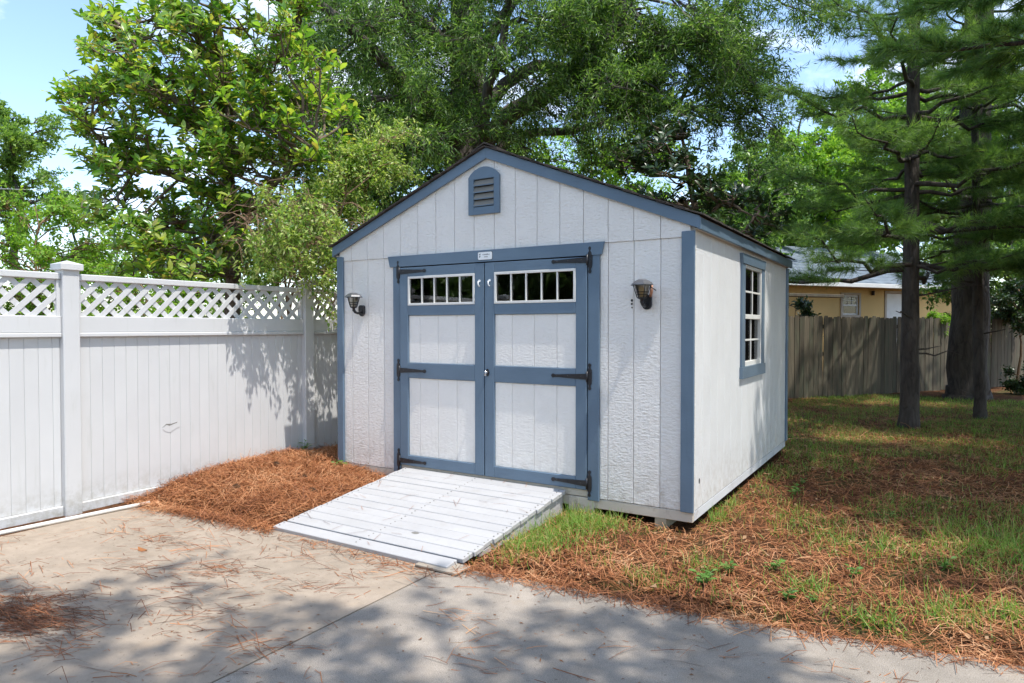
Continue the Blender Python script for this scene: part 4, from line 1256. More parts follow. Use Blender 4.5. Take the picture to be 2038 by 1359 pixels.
# --- magnolia behind the vinyl fence
def magnolia(base, label, leafmat, clumps, trunks, individual, name='magnolia_tree', L=.14, seed=1):
    global rng
    rng = np.random.default_rng(seed)
    base = np.array(base, float)
    T = Tree(name, base, label)
    allp = []
    for pts, rr in trunks:
        pts = np.array(pts, float)
        tt = np.linspace(0, len(pts) - 1, len(pts) * 4)
        q = np.stack([np.interp(tt, np.arange(len(pts)), pts[:, k]) for k in range(3)], -1)
        q[1:-1] += rng.normal(size=(len(q) - 2, 3)) * .012
        T.limb(q, np.interp(tt, np.arange(len(rr)), rr), 9); allp.append(q)
    AP = np.concatenate(allp)
    pos, axs, ups = [], [], []
    for (c, rad, ntip) in clumps:
        c = np.asarray(c, float)
        s_ = AP[np.argmin(((AP - c) ** 2).sum(1) + 0.4 * np.maximum(0, AP[:, 2] - c[2] + .1))]
        lb = curve(s_, c, -.03, 6, .03)
        T.limb(lb, np.linspace(.022, .010, 6), 6)
        d = rdir(ntip); d[:, 2] = np.abs(d[:, 2]) * .8 + d[:, 2] * .2
        ends = c + d * rad * (.45 + .55 * rng.random((ntip, 1))) * np.array([1, 1, .9])
        for e in ends:
            st = lb[rng.integers(3, 6)]
            tw = curve(st, e, -.04, 4, .04)
            T.limb(tw, np.linspace(.008, .005, 4), 4)
            td = norm(norm(tw[-1] - tw[-2]) + np.array([0, 0, .55]))
            n = rng.integers(8, 13)
            for k in range(n):                       # rosette of leaves round the shoot tip
                a = k * 2.4 + rng.random()
                o1 = norm(np.cross(td, [0.3, .2, 1.0])); o2 = np.cross(td, o1)
                out = o1 * math.cos(a) + o2 * math.sin(a)
                ax = norm(out + td * rng.uniform(.15, 1.1) + rng.normal(size=3) * .15)
                pos.append(tw[-1] - td * (.015 * k) + out * .006); axs.append(ax); ups.append(norm(td * .9 + rng.normal(size=3) * .2 - ax * .1))
    P, A, Up = np.array(pos), np.array(axs), np.array(ups)
    ln = L * (.45 + .8 * rng.random(len(P))); wd_ = ln * rng.uniform(.36, .46, len(P))
    rr = rng.random(len(P)) ** 1.25
    V, F = join_tubes(T.tubes)
    link_mesh('trunk', fast_mesh('trunk', V - base, F, M['magbark'], smooth=True), T.root)
    sel = np.zeros(len(P), bool)
    if individual:
        dist = np.linalg.norm(P - CAM, axis=1) + rng.random(len(P)) * 1.2
        vis = P[:, 2] > 2.0
        order = np.argsort(np.where(vis, dist, 1e9))
        sel[order[:individual]] = True
        tv, tf = BROAD
        protos = []
        for r_ in (.05, .25, .45, .62, .8, .97):
            protos.append(fast_mesh('leaf', tv, tf, M[leafmat], np.full(len(tv), r_), True))
        for i in np.where(sel)[0]:
            x = A[i]; nn = norm(Up[i] - (Up[i] @ x) * x); s_ = np.cross(nn, x)
            m_ = Matrix(((x[0] * ln[i], s_[0] * wd_[i], nn[0] * ln[i], P[i, 0] - base[0]), (x[1] * ln[i], s_[1] * wd_[i], nn[1] * ln[i], P[i, 1] - base[1]),
                         (x[2] * ln[i], s_[2] * wd_[i], nn[2] * ln[i], P[i, 2] - base[2]), (0, 0, 0, 1)))
            o = bpy.data.objects.new('leaf', protos[min(5, int(rr[i] * 6))])
            o.parent = T.root; o.matrix_local = m_
            COL.objects.link(o)
    V, F, r = scatter(BROAD, (P - base)[~sel], A[~sel], Up[~sel], ln[~sel], wd_[~sel], rr[~sel])
    o = link_mesh('crown', fast_mesh('crown', V, F, M[leafmat], r, True), T.root); o['kind'] = 'stuff'
    return T
mb0 = unproj(462, 500, 9.0); mb0[2] = -.05
cl = []
g2 = np.random.default_rng(11)
for (x0, x1, y0, y1, n) in ((330, 620, -90, 60, 24), (200, 420, 20, 200, 26), (400, 640, 40, 220, 28), (150, 330, 170, 330, 20), (320, 560, 200, 340, 26), (520, 680, 180, 320, 16), (200, 420, 320, 460, 20), (420, 600, 330, 440, 10), (230, 520, 440, 560, 22)):
    for _ in range(n):
        cl.append((unproj(g2.uniform(x0, x1), g2.uniform(y0, y1), g2.uniform(7.9, 10.0)), g2.uniform(.28, .48), 9))
for (x, y) in ((160, 225), (165, 265), (185, 100), (215, 20), (250, 60), (205, 45), (690, 230), (660, 205)):
    cl.append((unproj(x, y, g2.uniform(8.4, 9.2)), .22, 6))
P0 = mb0
tr_ = [([P0, unproj(462, 500, 9), unproj(458, 400, 9), unproj(455, 300, 9), unproj(440, 150, 9), unproj(430, 0, 9), unproj(430, -60, 9)], [.11, .095, .08, .07, .055, .035, .015]),
       ([unproj(462, 470, 9), unproj(500, 410, 8.8), unproj(560, 350, 8.6), unproj(630, 280, 8.5)], [.06, .05, .035, .018]),
       ([unproj(460, 430, 9), unproj(400, 370, 8.9), unproj(310, 340, 8.8), unproj(220, 300, 8.7), unproj(170, 250, 8.7)], [.055, .045, .035, .025, .012]),
       ([unproj(456, 330, 9), unproj(380, 240, 8.9), unproj(290, 130, 8.8), unproj(240, 50, 8.8)], [.05, .04, .03, .014]),
       ([unproj(450, 250, 9), unproj(520, 160, 9.1), unproj(590, 60, 9.2)], [.045, .035, .015]),
       ([unproj(462, 490, 9), unproj(400, 440, 9.3), unproj(300, 450, 9.4), unproj(240, 430, 9.4)], [.04, .03, .02, .012])]
magnolia(mb0, 'broad-leaved magnolia with bronze leaf undersides rising behind the vinyl fence', 'magleaf', cl, tr_, 290, seed=5)

# --- dark broad-leaved tree peeping over the right roof slope
db = unproj(1385, 400, 11.5); db[2] = -.05
cl = []
for (x0, x1, y0, y1, n) in ((1270, 1420, 240, 400, 16), (1330, 1450, 330, 440, 10), (1440, 1570, 390, 470, 8), (1230, 1330, 290, 350, 6)):
    for _ in range(n):
        cl.append((unproj(g2.uniform(x0, x1), g2.uniform(y0, y1), g2.uniform(10.6, 12.4)), g2.uniform(.3, .45), 7))
tr_ = [([db, unproj(1385, 440, 11.5), unproj(1370, 330, 11.5), unproj(1350, 240, 11.5)], [.09, .06, .04, .015]),
       ([unproj(1385, 450, 11.5), unproj(1440, 400, 11.3), unproj(1500, 430, 11.2)], [.04, .03, .012])]
magnolia(db, 'dark large-leaved tree showing over the right slope of the shed roof', 'darkleaf', cl, tr_, 0, 'broadleaf_tree', .15, 6)
rng = np.random.default_rng(21)

# --- pale arching shrub spilling over the vinyl fence
def vine():
    b_ = np.array([-1.75, 0.75, 0.0])
    T = Tree('arching_shrub', b_, 'pale green arching shrub spilling over the vinyl fence beside the shed', 'shrub')
    stems = []
    for k in range(12):
        e = unproj(rng.uniform(520, 760), rng.uniform(300, 520), rng.uniform(8.2, 9.4))
        q = curve(b_ + rng.normal(size=3) * (.12, .25, 0), e, .5, 9, .03)
        T.limb(q, np.linspace(.022, .008, 9), 6); stems.append(q)
    AP = np.concatenate(stems); AP = AP[AP[:, 2] > .8]
    spec = []
    for (x0, x1, y0, y1, d0, d1, n) in ((500, 640, 400, 550, 8.3, 9.2, 26), (600, 700, 350, 540, 8.2, 9.2, 32), (680, 780, 300, 450, 8.6, 9.6, 24), (560, 700, 290, 380, 8.6, 9.6, 14), (740, 830, 260, 350, 9.2, 10.2, 10), (490, 570, 470, 570, 8.3, 8.8, 8)):
        for _ in range(n): spec.append((rng.uniform(x0, x1), rng.uniform(y0, y1), rng.uniform(d0, d1)))
    for (x, y, d) in spec:
        c = unproj(x, y, d)
        if c[0] > -1.25: c[0] = rng.uniform(-1.6, -1.25)
        s_ = AP[np.argmin(((AP - c) ** 2).sum(1))]
        T.clump(s_, c, rng.uniform(.24, .42), 12, 22, .010, .04, .0032, .35, .8, .15, .05)
    # loose sprays hanging over the yard side of the fence; they cast the leaf shadow
    for k in range(58):
        y = rng.uniform(-.7, 1.25); z = rng.uniform(2.15, 2.95)
        if y < .1: z = min(z, 2.55)
        c = np.array([rng.uniform(-.86, -.42), y, z])
        if c[2] < 2.1: c[0] = min(c[0], -.70)
        s_ = np.array([-1.1, y + rng.uniform(-.2, .2), z + .1])
        q = curve(s_, c, .10, 6, .04)
        T.limb(q, np.linspace(.006, .0025, 6), 4)
        T.clump(q[-2], c + (rng.uniform(0, .05), 0, -rng.uniform(.05, .25)), .16, 7, 9, .003, .02, .0024, .3, 1.1, 0, .3)
    for k in range(84):                                  # sprays reaching out over the gap beside the shed
        if k < 46: c = np.array([rng.uniform(-.55, -.14), rng.uniform(.12, 1.25), rng.uniform(1.7, 2.75)])
        else: c = np.array([rng.uniform(-.72, -.25), rng.uniform(-.5, .25), rng.uniform(2.35, 3.05)])
        s_ = np.array([-1.15, c[1] + rng.uniform(-.2, .2), max(2.05, c[2] - .1)])
        q = curve(s_, c, .10, 6, .04)
        T.limb(q, np.linspace(.005, .002, 6), 4)
        T.clump(q[-2], c + (0, 0, -rng.uniform(.03, .15)), .14, 6, 8, .003, .02, .0022, .3, 1.1, 0, .3)
    for k in range(26):                                   # arching whips above the mass
        c = unproj(rng.uniform(540, 800), rng.uniform(250, 420), rng.uniform(8, 9.4))
        s_ = AP[np.argmin(((AP - c) ** 2).sum(1))]
        e = c + rdir(1)[0] * (.35, .35, .15) + (0, 0, .12)
        q = curve(s_, e, .12, 7, .03)
        T.limb(q, np.linspace(.007, .0025, 7), 4)
        for j in range(2, 7):
            n = 14
            T.leaf_pos.append(np.repeat(q[j:j + 1], n, 0) + rng.normal(size=(n, 3)) * .05); T.leaf_axis.append(rdir(n))
    T.finish('twig', 'vineleaf', RHOMB, .054, .42, .8, .1, .02)
vine()

# --- generic leafy tree / bush masses
def leafy(name, label, base, h0, h1, rad, leafmat, nclump, ntwig, nleaf, L, bark='oakbark', tr=.16, group=None, cat='tree', wf=.5, squash=1.0, tmpl=RHOMB, crad=.28, lean=(0, 0)):
    b_ = np.array(base, float)
    T = Tree(name, b_, label, cat, group)
    top = b_ + (lean[0], lean[1], h1 * .93)
    q = curve(b_, top, 0, 10, .012)
    T.limb(q, np.linspace(tr, tr * .15, 10), 10)
    for k in range(nclump):
        d = rdir(1)[0]
        rr = rng.random() ** .45
        zc = (h0 + h1) / 2 + d[2] * rr * (h1 - h0) / 2
        wid = rad * math.sqrt(max(.08, 1 - ((zc - (h0 + h1) / 2) / ((h1 - h0) / 2 + .01)) ** 2)) if False else rad
        c = b_ + np.array([d[0] * rr * wid, d[1] * rr * wid, 0]) + (lean[0] * zc / h1, lean[1] * zc / h1, zc)
        zi = np.clip(zc - .25 * rad, .3, h1 * .9)
        s_ = np.array([np.interp(zi, q[:, 2] - b_[2], q[:, i]) for i in range(3)])
        T.clump(s_, c, rad * crad * rng.uniform(.8, 1.3), ntwig, nleaf, max(.012, tr * .22), rad * .05, .008, .4, .75, .1, .1)
    return T.finish(bark, leafmat, tmpl, L, wf, .9, .15, .04)

def gpos(px, py, depth, z=-.05):
    p = unproj(px, py, depth); p[2] = z
    return tuple(p)
# bright shrubs and far trees on the left
leafy('bright_shrub', 'bright yellow-green shrub crowding over the vinyl fence at its far left', gpos(70, 460, 12), .6, 4.05, 1.7, 'brightleaf', 46, 16, 26, .075, 'twig', .05, cat='shrub')
leafy('bright_shrub', 'bright green shrub half hidden beneath the magnolia boughs', gpos(290, 500, 12.5), .4, 2.9, 1.5, 'brightleaf', 34, 15, 24, .08, 'twig', .05, cat='shrub')
leafy('far_tree', 'leafy tree with dark bent trunk and bare twigs left of the magnolia', gpos(28, 340, 24), 4.6, 9.6, 2.2, 'farleaf', 46, 15, 26, .13, 'oakbark', .22)
leafy('far_tree', 'thin pale far tree between the bright shrub and the magnolia', gpos(150, 400, 26), 2.5, 7.2, 1.9, 'farleaf', 24, 12, 22, .12, 'oakbark', .12)
leafy('far_tree', 'rounded green tree seen through the magnolia lower boughs', gpos(370, 480, 18), 1.0, 5.2, 2.6, 'brightleaf', 46, 15, 26, .11, 'oakbark', .12)
leafy('understory_tree', 'shadowy green tree in the gap between the magnolia and the oak', gpos(770, 300, 19), 1.5, 9.5, 3.4, 'oakleaf', 60, 16, 28, .12, 'oakbark', .14)
leafy('understory_tree', 'dense dark tree directly behind the shed ridge', gpos(900, 380, 20), 2.5, 8.5, 3.2, 'oakleaf', 56, 15, 26, .13, 'oakbark', .14)
leafy('understory_tree', 'sunny light green tree between the oak limb and the shed roof', gpos(1200, 330, 21), 3, 8.2, 3.0, 'brightleaf', 52, 15, 26, .13, 'oakbark', .14)
# bright woods behind the pines and the house
WG = 'woods behind the yellow house'
for k, (px, d, h0, h1, rad, lm, what) in enumerate(((1505, 29, 2.6, 9.0, 2.6, 'farleaf', 'shortest of the woodland trees, at the shed end of the yellow house'), (1590, 30, 2.6, 11.5, 3.0, 'brightleaf', 'bright yellow-green woodland tree over the yellow house porch'),
        (1700, 31, 3, 13.5, 3.6, 'brightleaf', 'tall bright woodland tree over the yellow house window'), (1810, 32, 3, 15, 4.0, 'farleaf', 'tall pale woodland tree over the yellow house door'),
        (1930, 33, 2, 15, 4.2, 'brightleaf', 'bright woodland tree directly behind the massive old pine'), (2050, 30, 1, 14, 4.2, 'farleaf', 'pale woodland tree past the far end of the picket fence'))):
    leafy('woodland_tree', what, gpos(px, 450, d), h0, h1, rad, lm, 70, 15, 28, .19, 'oakbark', .2, WG)
leafy('woodland_tree', 'deep green tree filling the sky gap between the oak and the pines', gpos(1490, 400, 25), 3.0, 9.2, 2.4, 'oakleaf', 46, 14, 24, .15, 'oakbark', .16, WG)
leafy('understory_tree', 'dark leafy tree screening the end of the yellow house behind the pines', gpos(2010, 560, 20.5), .3, 6.0, 2.3, 'oakleaf', 56, 14, 24, .13, 'oakbark', .12)
leafy('fence_shrub', 'dark leafy bush growing beside the picket fence past the great pine', gpos(2030, 640, 17.6), 1.3, 2.9, .9, 'darkleaf', 22, 13, 22, .09, 'twig', .04, cat='shrub')
leafy('fence_shrub', 'low dark evergreen bush at the foot of the picket fence', gpos(2040, 750, 15.8), .05, .75, .5, 'darkleaf', 14, 10, 20, .07, 'twig', .03, cat='shrub')
leafy('climber_bush', 'light green climber topping the pickets left of the great pine', gpos(1862, 632, 17.2), 1.4, 1.95, .38, 'brightleaf', 10, 10, 18, .07, 'twig', .02, cat='shrub')
leafy('porch_shrub', 'small dark shrub below the porch beam of the yellow house', gpos(1582, 610, 17.5), .8, 2.5, .5, 'darkleaf', 14, 12, 20, .09, 'twig', .03, cat='shrub')

# --- pines
def pine(name, label, base, h, r0, top_off, z_first, blen, ntier, nb, tuft=26, nlen=.15, seed=0, dead=4, tuft_gap=.12, width=.0062, group=None, arms=None):
    global rng
    rng = np.random.default_rng(seed)
    b_ = np.array(base, float)
    root = empty(name, tuple(b_), label, 'tree', group)
    tp = np.array([b_ + (0, 0, -.1), b_ + (0, 0, .25), b_ + np.array([top_off[0] * .2, top_off[1] * .2, h * .2]), b_ + np.array([top_off[0] * .5, top_off[1] * .5, h * .5]), b_ + np.array([top_off[0], top_off[1], h])])
    tt = np.linspace(0, 4, 26)
    q = np.stack([np.interp(tt, range(5), tp[:, k]) for k in range(3)], -1)
    q[3:-1, :2] += rng.normal(size=(22, 2)) * r0 * .05
    rad = np.interp(tt, range(5), [r0 * 1.45, r0 * 1.08, r0 * .92, r0 * .68, r0 * .12])
    tubes = [(q, rad, 14)]
    at = lambda z: np.array([np.interp(z, q[:, 2], q[:, k]) for k in range(3)])
    tp_, td_ = [], []
    for k in range(dead):                                  # dead stubs below the crown
        z = rng.uniform(z_first * .45, z_first); a = rng.uniform(0, 6.28)
        s_ = at(z); e = s_ + np.array([math.cos(a), math.sin(a), rng.uniform(-.05, .25)]) * rng.uniform(.3, 1.1)
        tubes.append((curve(s_, e, 0, 5, .04), np.linspace(.018, .005, 5), 5))
    for i in range(ntier):
        f = i / max(1, ntier - 1)
        z = z_first + (h * .97 - z_first) * f
        for j in range(nb):
            a = 2 * math.pi * (j + rng.random()) / nb + i * 1.1
            bl = blen * (1 - .75 * f) * rng.uniform(.65, 1.15)
            s_ = at(min(z + rng.uniform(-.15, .15), h * .98))
            dr = np.array([math.cos(a), math.sin(a), .08 + .35 * f + rng.uniform(-.10, .12)])
            e = s_ + dr * bl
            bq = curve(s_, e, -.08 * bl, 9, .02)
            tubes.append((bq, np.linspace(.012 + .012 * bl, .005, 9), 6))
            nsub = max(5, int(bl / .17))
            for u in np.linspace(.28, 1, nsub):
                p = np.array([np.interp(u * 8, range(9), bq[:, k]) for k in range(3)])
                for sd in ((-1, 1) if u < .97 else (0,)):
                    sa = a + sd * rng.uniform(.5, 1.0)
                    sl_ = (.18 + .42 * (1 - u) * bl * .6) * rng.uniform(.6, 1.2) if sd else .12
                    e2 = p + np.array([math.cos(sa), math.sin(sa), rng.uniform(-.05, .25)]) * sl_
                    tubes.append((np.array([p, (p + e2) / 2 + (0, 0, .01), e2]), np.array([.005, .004, .003]), 3))
                    m_ = max(1, int(sl_ / tuft_gap))
                    for w_i in np.linspace(.45, 1, m_ + 1):
                        tp_.append(p + (e2 - p) * w_i); td_.append(e2 - p)
    V, F = join_tubes(tubes)
    link_mesh('trunk', fast_mesh('trunk', V - b_, F, M['pinebark'], smooth=True), root)
    P = np.array(tp_); Dn = norm(np.array(td_))
    n = len(P)
    PP = np.repeat(P, tuft, 0) + rng.normal(size=(n * tuft, 3)) * .012
    DD = norm(np.repeat(Dn, tuft, 0) * .75 + rdir(n * tuft) * .9 + np.array([0, 0, .12]))
    ln = nlen * (.7 + .5 * rng.random(n * tuft))
    V, F, r = scatter(NEEDLE, PP - b_, DD, rdir(n * tuft), ln, width, np.repeat(rng.random(n), tuft) * .6 + rng.random(n * tuft) * .4)
    o = link_mesh('crown', fast_mesh('crown', V, F, M['needle'], r), root); o['kind'] = 'stuff'
    return root
pine('pine_tree', 'slender straight pine standing alone in front of the picket fence', (4.885, 7.05, -.02), 11, .125, (.02, .1), 2.5, 2.6, 16, 5, 27, .19, 31, 6, .13, .0066)
pine('pine_tree', 'massive old pine with thick furrowed trunk and flared roots', (5.88, 13.2, -.05), 20, .36, (.25, .3), 4.4, 3.4, 16, 5, 24, .2, 32, 5, .16, .008)
pine('pine_tree', 'thin leaning pine growing just in front of the massive old pine', (5.89, 9.0, -.03), 10, .085, (-.25, .35), 3.1, 2.2, 14, 5, 27, .18, 33, 4, .13, .0066)
p4 = pine('pine_tree', 'bushy pine whose boughs hang in from beyond the thin leaning pine', (7.9, 7.6, -.02), 10.5, .12, (.1, .0), 2.5, 2.8, 16, 5, 27, .19, 34, 5, .13, .0066)
def copy_tree(o, loc, rz, label, group=None, sc=1.0):
    c = o.copy(); COL.objects.link(c); c.location = loc; c.rotation_euler = (0, 0, rz); c.scale = (sc, sc, sc)
    c['label'] = label
    if group: c['group'] = group
    for ch in o.children:
        k = ch.copy(); COL.objects.link(k); k.parent = c
        for g_ in ch.children:
            q_ = g_.copy(); COL.objects.link(q_); q_.parent = k
    return c

copy_tree(p4, (9.4, 12.5, -.03), 2.1, 'pine rising from the back corner past the massive old pine')
copy_tree(p4, (10.6, 7.2, -.03), 4.4, 'pine at the outer edge of the lawn, past the bushy pine', None, 1.1)
copy_tree(p4, (9.5, 9.3, -.03), 5.3, 'pine standing between the bushy pine and the back corner', None, 1.05)
# trees of the yard that stand outside the picture and shade it
SG = 'shade trees outside the picture'
copy_tree(p4, (9.7, 3.7, 0), .6, 'tall pine farther out beside the lawn outside the picture', None, 1.1)
pine('pine_tree', 'high-crowned pine overhanging the lawn near the shed window, outside the picture', (6.6, 3.1, 0), 11, .13, (.0, .1), 4.4, 2.3, 11, 5, 30, .18, 41, 2, .12, .011)
rng = np.random.default_rng(51)
copy_tree(p4, (10.2, 1.3, 0), 3.9, 'tall pine on the open side of the lawn outside the picture', None, 1.2)
leafy('shade_tree', 'broad shade tree beside the driveway outside the picture', (9.5, -4.25, -.05), 6.5, 12.5, 3.3, 'oakleaf', 30, 15, 22, .15, 'oakbark', .25, 'broad shade trees outside the picture')
leafy('shade_tree', 'broad shade tree just behind the camera spot outside the picture', (6.3, -6.6, -.05), 7, 12, 3.2, 'oakleaf', 44, 15, 22, .15, 'oakbark', .25, 'broad shade trees outside the picture')
b2 = leafy('shade_tree', 'broad shade tree behind the driveway outside the picture', (-6.5, -15.5, -.05), .4, 7.0, 3.8, 'oakleaf', 90, 14, 18, .24, 'oakbark', .25, 'broad shade trees outside the picture')
copy_tree(b2, (-3.2, -13.5, -.05), 1.1, 'broad shade tree behind the driveway outside the picture')
copy_tree(b2, (-11.5, -14.0, -.05), 2.0, 'broad shade tree behind the driveway outside the picture')
copy_tree(b2, (-0.5, -19.0, -.05), 4.0, 'broad shade tree behind the driveway outside the picture')

# overhead service wire far on the left
wpts = curve(unproj(-60, 373, 17), unproj(230, 380, 17), -.02, 7, 0)
wo_ = MB().tube([tuple(p) for p in wpts], .006, 5).build('service_wire', 'housewhite')
tag(wo_, 'thin pale service wire stretched above the bright shrub', 'wire')

# ------------------------------------------------------------------ pine straw, grass, weeds
rng = np.random.default_rng(77)
def straw(name, label, X, Y, zoff, L, Wn, tilt=.25, rbias=1.0, parent=None, dirs=None):
    n = len(X)
    Z = np.maximum(gh(X, Y), np.where(slab_dist(X, Y) < 0, 0.003, -1)) + zoff
    a = rng.random(n) * 2 * np.pi if dirs is None else dirs
    ax = np.stack([np.cos(a), np.sin(a), rng.normal(size=n) * tilt], -1)
    up = np.array([0, 0, 1.0]) + rng.normal(size=(n, 3)) * .35
    ln = L * (.5 + .7 * rng.random(n))
    P = np.stack([X, Y, Z], -1) - ax * ln[:, None] * .5
    P[:, 2] = np.maximum(P[:, 2], Z - .01)
    bend = rng.normal(size=n) * 2.4
    V, F, r = scatter(STRAW, P, ax, up, ln, Wn, np.clip(.62 * rng.random(n) + .95 * (fbm(X * 2.3 + 31, Y * 2.3 + 17, 4) - .27), 0, 1) ** rbias, bend)
    o = link_mesh(name, fast_mesh(name, V, F, M['straw'], r), parent)
    tag(o, label, 'pine straw', kind='stuff')
    return o
in_shed = lambda X, Y: (X > .0) & (X < Wd) & (Y > .04) & (Y < D)
in_ramp = lambda X, Y: (X > .88) & (X < 2.61) & (Y > -1.58) & (Y < .1)
# raked mound
n = 44000
X = rng.uniform(-.87, .95, n); Y = rng.uniform(-1.72, 1.6, n)
ok = (slab_dist(X, Y) > -.05 - .12 * rng.random(n) ** 3) & ~in_shed(X, Y) & ~in_ramp(X, Y) & ((Y < .1) | (X < 0))
straw('straw_mound', 'raked mound of orange pine straw between vinyl fence and ramp', X[ok], Y[ok], rng.random(ok.sum()) ** 1.5 * .034, .16, .0030, .26, .85)
# lawn straw, thinning with distance and where the grass wins
n = 105000
X = 2.5 + rng.random(n) ** 1.0 * 8; Y = -1.6 + rng.random(n) ** 1.7 * 13
gm = fbm(X * .8 + 4, Y * .8 + 2, 4)
ok = (slab_dist(X, Y) > -.03 - .10 * rng.random(n) ** 3) & ~in_shed(X, Y) & ~in_ramp(X, Y) & (rng.random(n) < np.clip(1.5 - 2.2 * (gm - .30), .12, 1))
straw('lawn_straw', 'thin layer of orange pine straw scattered over the lawn', X[ok], Y[ok], rng.random(ok.sum()) * .022, .17, .0034, .2, .95)
# needles blown onto the concrete, loose and in drifts
xs, ys, ds = [], [], []
for k in range(260):
    cx, cy = rng.uniform(-.6, 5.2), -1.6 - rng.random() ** 1.3 * 2.4
    if cx > 2.6 and rng.random() < .5: continue
    m_ = rng.integers(2, 9); a = rng.normal(.5, .55)
    xs.append(cx + rng.normal(size=m_) * .09); ys.append(cy + rng.normal(size=m_) * .06); ds.append(a + rng.normal(size=m_) * .35)
for (cx, cy, sx, sy_, m_) in ((1.05, -3.28, .22, .10, 700), (0.85, -3.12, .35, .12, 120), (1.35, -2.27, .16, .07, 60), (1.05, -2.5, .28, .08, 60), (.6, -2.16, .25, .06, 40), (2.35, -2.85, .2, .10, 50), (1.75, -2.75, .2, .1, 45)):
    xs.append(cx + rng.normal(size=m_) * sx); ys.append(cy + rng.normal(size=m_) * sy_); ds.append(.45 + rng.normal(size=m_) * .5)
# a line of needles along the slab edges
m_ = 1500
ex = rng.uniform(-.6, 6.2, m_)
xs.append(ex); ys.append(np.interp(ex, EX, EY) - rng.random(m_) ** 2.5 * .16); ds.append(rng.random(m_) * 6.28)
X = np.concatenate(xs); Y = np.concatenate(ys); DD = np.concatenate(ds)
ok = ~in_ramp(X, Y)
straw('driveway_straw', 'loose drifts of pine needles blown across the concrete', X[ok], Y[ok], rng.random(ok.sum()) * .006, .18, .0034, .02, 1.5, None, DD[ok])

# a few needles and crumbs lying on the ramp
n = 46
X = rng.uniform(.95, 2.55, n); Y = RY0 + (RY1 - RY0) * rng.random(n) ** .8
Zr = RZ0 + (RZ1 - RZ0) * (Y - RY0) / (RY1 - RY0) + .008
a = rng.random(n) * 6.28
ax = np.stack([np.cos(a), np.sin(a), np.sin(a) * math.tan(ang)], -1)
ln = .16 * (.2 + .8 * rng.random(n))
V, F, r = scatter(STRAW, np.stack([X, Y, Zr], -1) - ax * ln[:, None] * .5, ax, np.tile([0, 0, 1.0], (n, 1)), ln, .0028, rng.random(n) * .6, rng.normal(size=n) * .1)
tag(link_mesh('ramp_straw', fast_mesh('ramp_straw', V, F, M['straw'], r)), 'few stray pine needles lying on the white ramp', 'pine straw', kind='stuff')

def grass(name, label, X, Y, L, Wn, lean=.45, rlo=0, rhi=1):
    n = len(X)
    P = np.stack([X, Y, gh(X, Y) - .005], -1)
    a = rng.random(n) * 2 * np.pi
    ax = np.stack([np.cos(a) * lean * rng.random(n) * 1.6, np.sin(a) * lean * rng.random(n) * 1.6, np.ones(n)], -1)
    up = np.stack([np.cos(a), np.sin(a), np.zeros(n)], -1) + .01
    ln = L * (.45 + .8 * rng.random(n))
    V, F, r = scatter(BLADE, P, ax, up, ln, Wn, rlo + (rhi - rlo) * rng.random(n), rng.uniform(-2.2, 2.4, n))
    o = link_mesh(name, fast_mesh(name, V, F, M['grass'], r))
    tag(o, label, 'grass', kind='stuff')
# patchy lawn
n = 105000
X = 2.7 + rng.random(n) * 8; Y = -1.2 + rng.random(n) ** 1.25 * 14
gm = fbm(X * 1.6 + 4, Y * 1.6 + 2, 4) + .16 * sst(2, 6, Y) + .05 * sst(5, 7, X) - .07 * (1 - sst(-.5, 1.5, Y))
ok = (slab_dist(X, Y) > .06) & ~in_shed(X, Y) & ~in_ramp(X, Y) & (rng.random(n) < np.clip((gm - .455) * 7, .05, .95))
grass('lawn_grass', 'patchy green lawn grass growing through pine straw', X[ok], Y[ok], .08, .0055, .85)
xs, ys = [], []
for (cx, cy, sx, sy_, m_) in ((2.85, -.62, .14, .30, 900), (2.92, -.26, .15, .12, 700), (2.75, -1.0, .07, .16, 220), (5.45, .72, .20, .28, 700), (5.75, 1.05, .2, .3, 500), (4.85, .35, .3, .2, 350), (4.2, 4.0, .3, .5, 400),
                              (4.55, -.70, .10, .08, 130), (4.9, -.99, .10, .06, 130), (5.2, -.75, .12, .08, 150), (3.95, -.70, .08, .10, 100), (3.72, .45, .05, .14, 140), (3.70, .95, .04, .10, 80), (5.5, -.55, .2, .1, 250)):
    xs.append(cx + rng.normal(size=m_) * sx); ys.append(cy + rng.normal(size=m_) * sy_)
X = np.concatenate(xs); Y = np.concatenate(ys)
ok = (slab_dist(X, Y) > .03) & ~in_ramp(X, Y) & ~(in_shed(X, Y) & (Y > .1))
grass('tall_grass', 'taller tufts of bright grass by the ramp and lawn edge', X[ok], Y[ok], .125, .0055, 1.0, .25, 1)

WG_ = 'weeds sprouting in the pine straw'
def weed(x, y, s_, label, group):
    o = empty('weed', (x, y, float(gh(x, y))), label, 'weed', group)
    P, A, U = [], [], []
    tubes = []
    for k in range(rng.integers(4, 7)):
        a = rng.random() * 6.28; l = s_ * rng.uniform(.5, 1.0)
        e = np.array([math.cos(a) * .5 * l, math.sin(a) * .5 * l, l * .8])
        tubes.append((curve(np.zeros(3), e, .02, 4, .05), np.linspace(.003, .0015, 4), 4))
        for j in range(4):
            P.append(e * (1 - .2 * j)); b_ = a + j * 1.9
            A.append(np.array([math.cos(b_), math.sin(b_), .25])); U.append(np.array([rng.normal() * .3, rng.normal() * .3, 1]))
    V, F = join_tubes(tubes)
    link_mesh('stem', fast_mesh('stem', V, F, M['weed'], np.full(len(V), .3)), o)
    ln = s_ * (.35 + .25 * rng.random(len(P)))
    V, F, r = scatter(BROAD, np.array(P), np.array(A), np.array(U), ln, ln * .42)
    lf = link_mesh('leaf', fast_mesh('leaf', V, F, M['weed'], r, True), o); lf['kind'] = 'stuff'
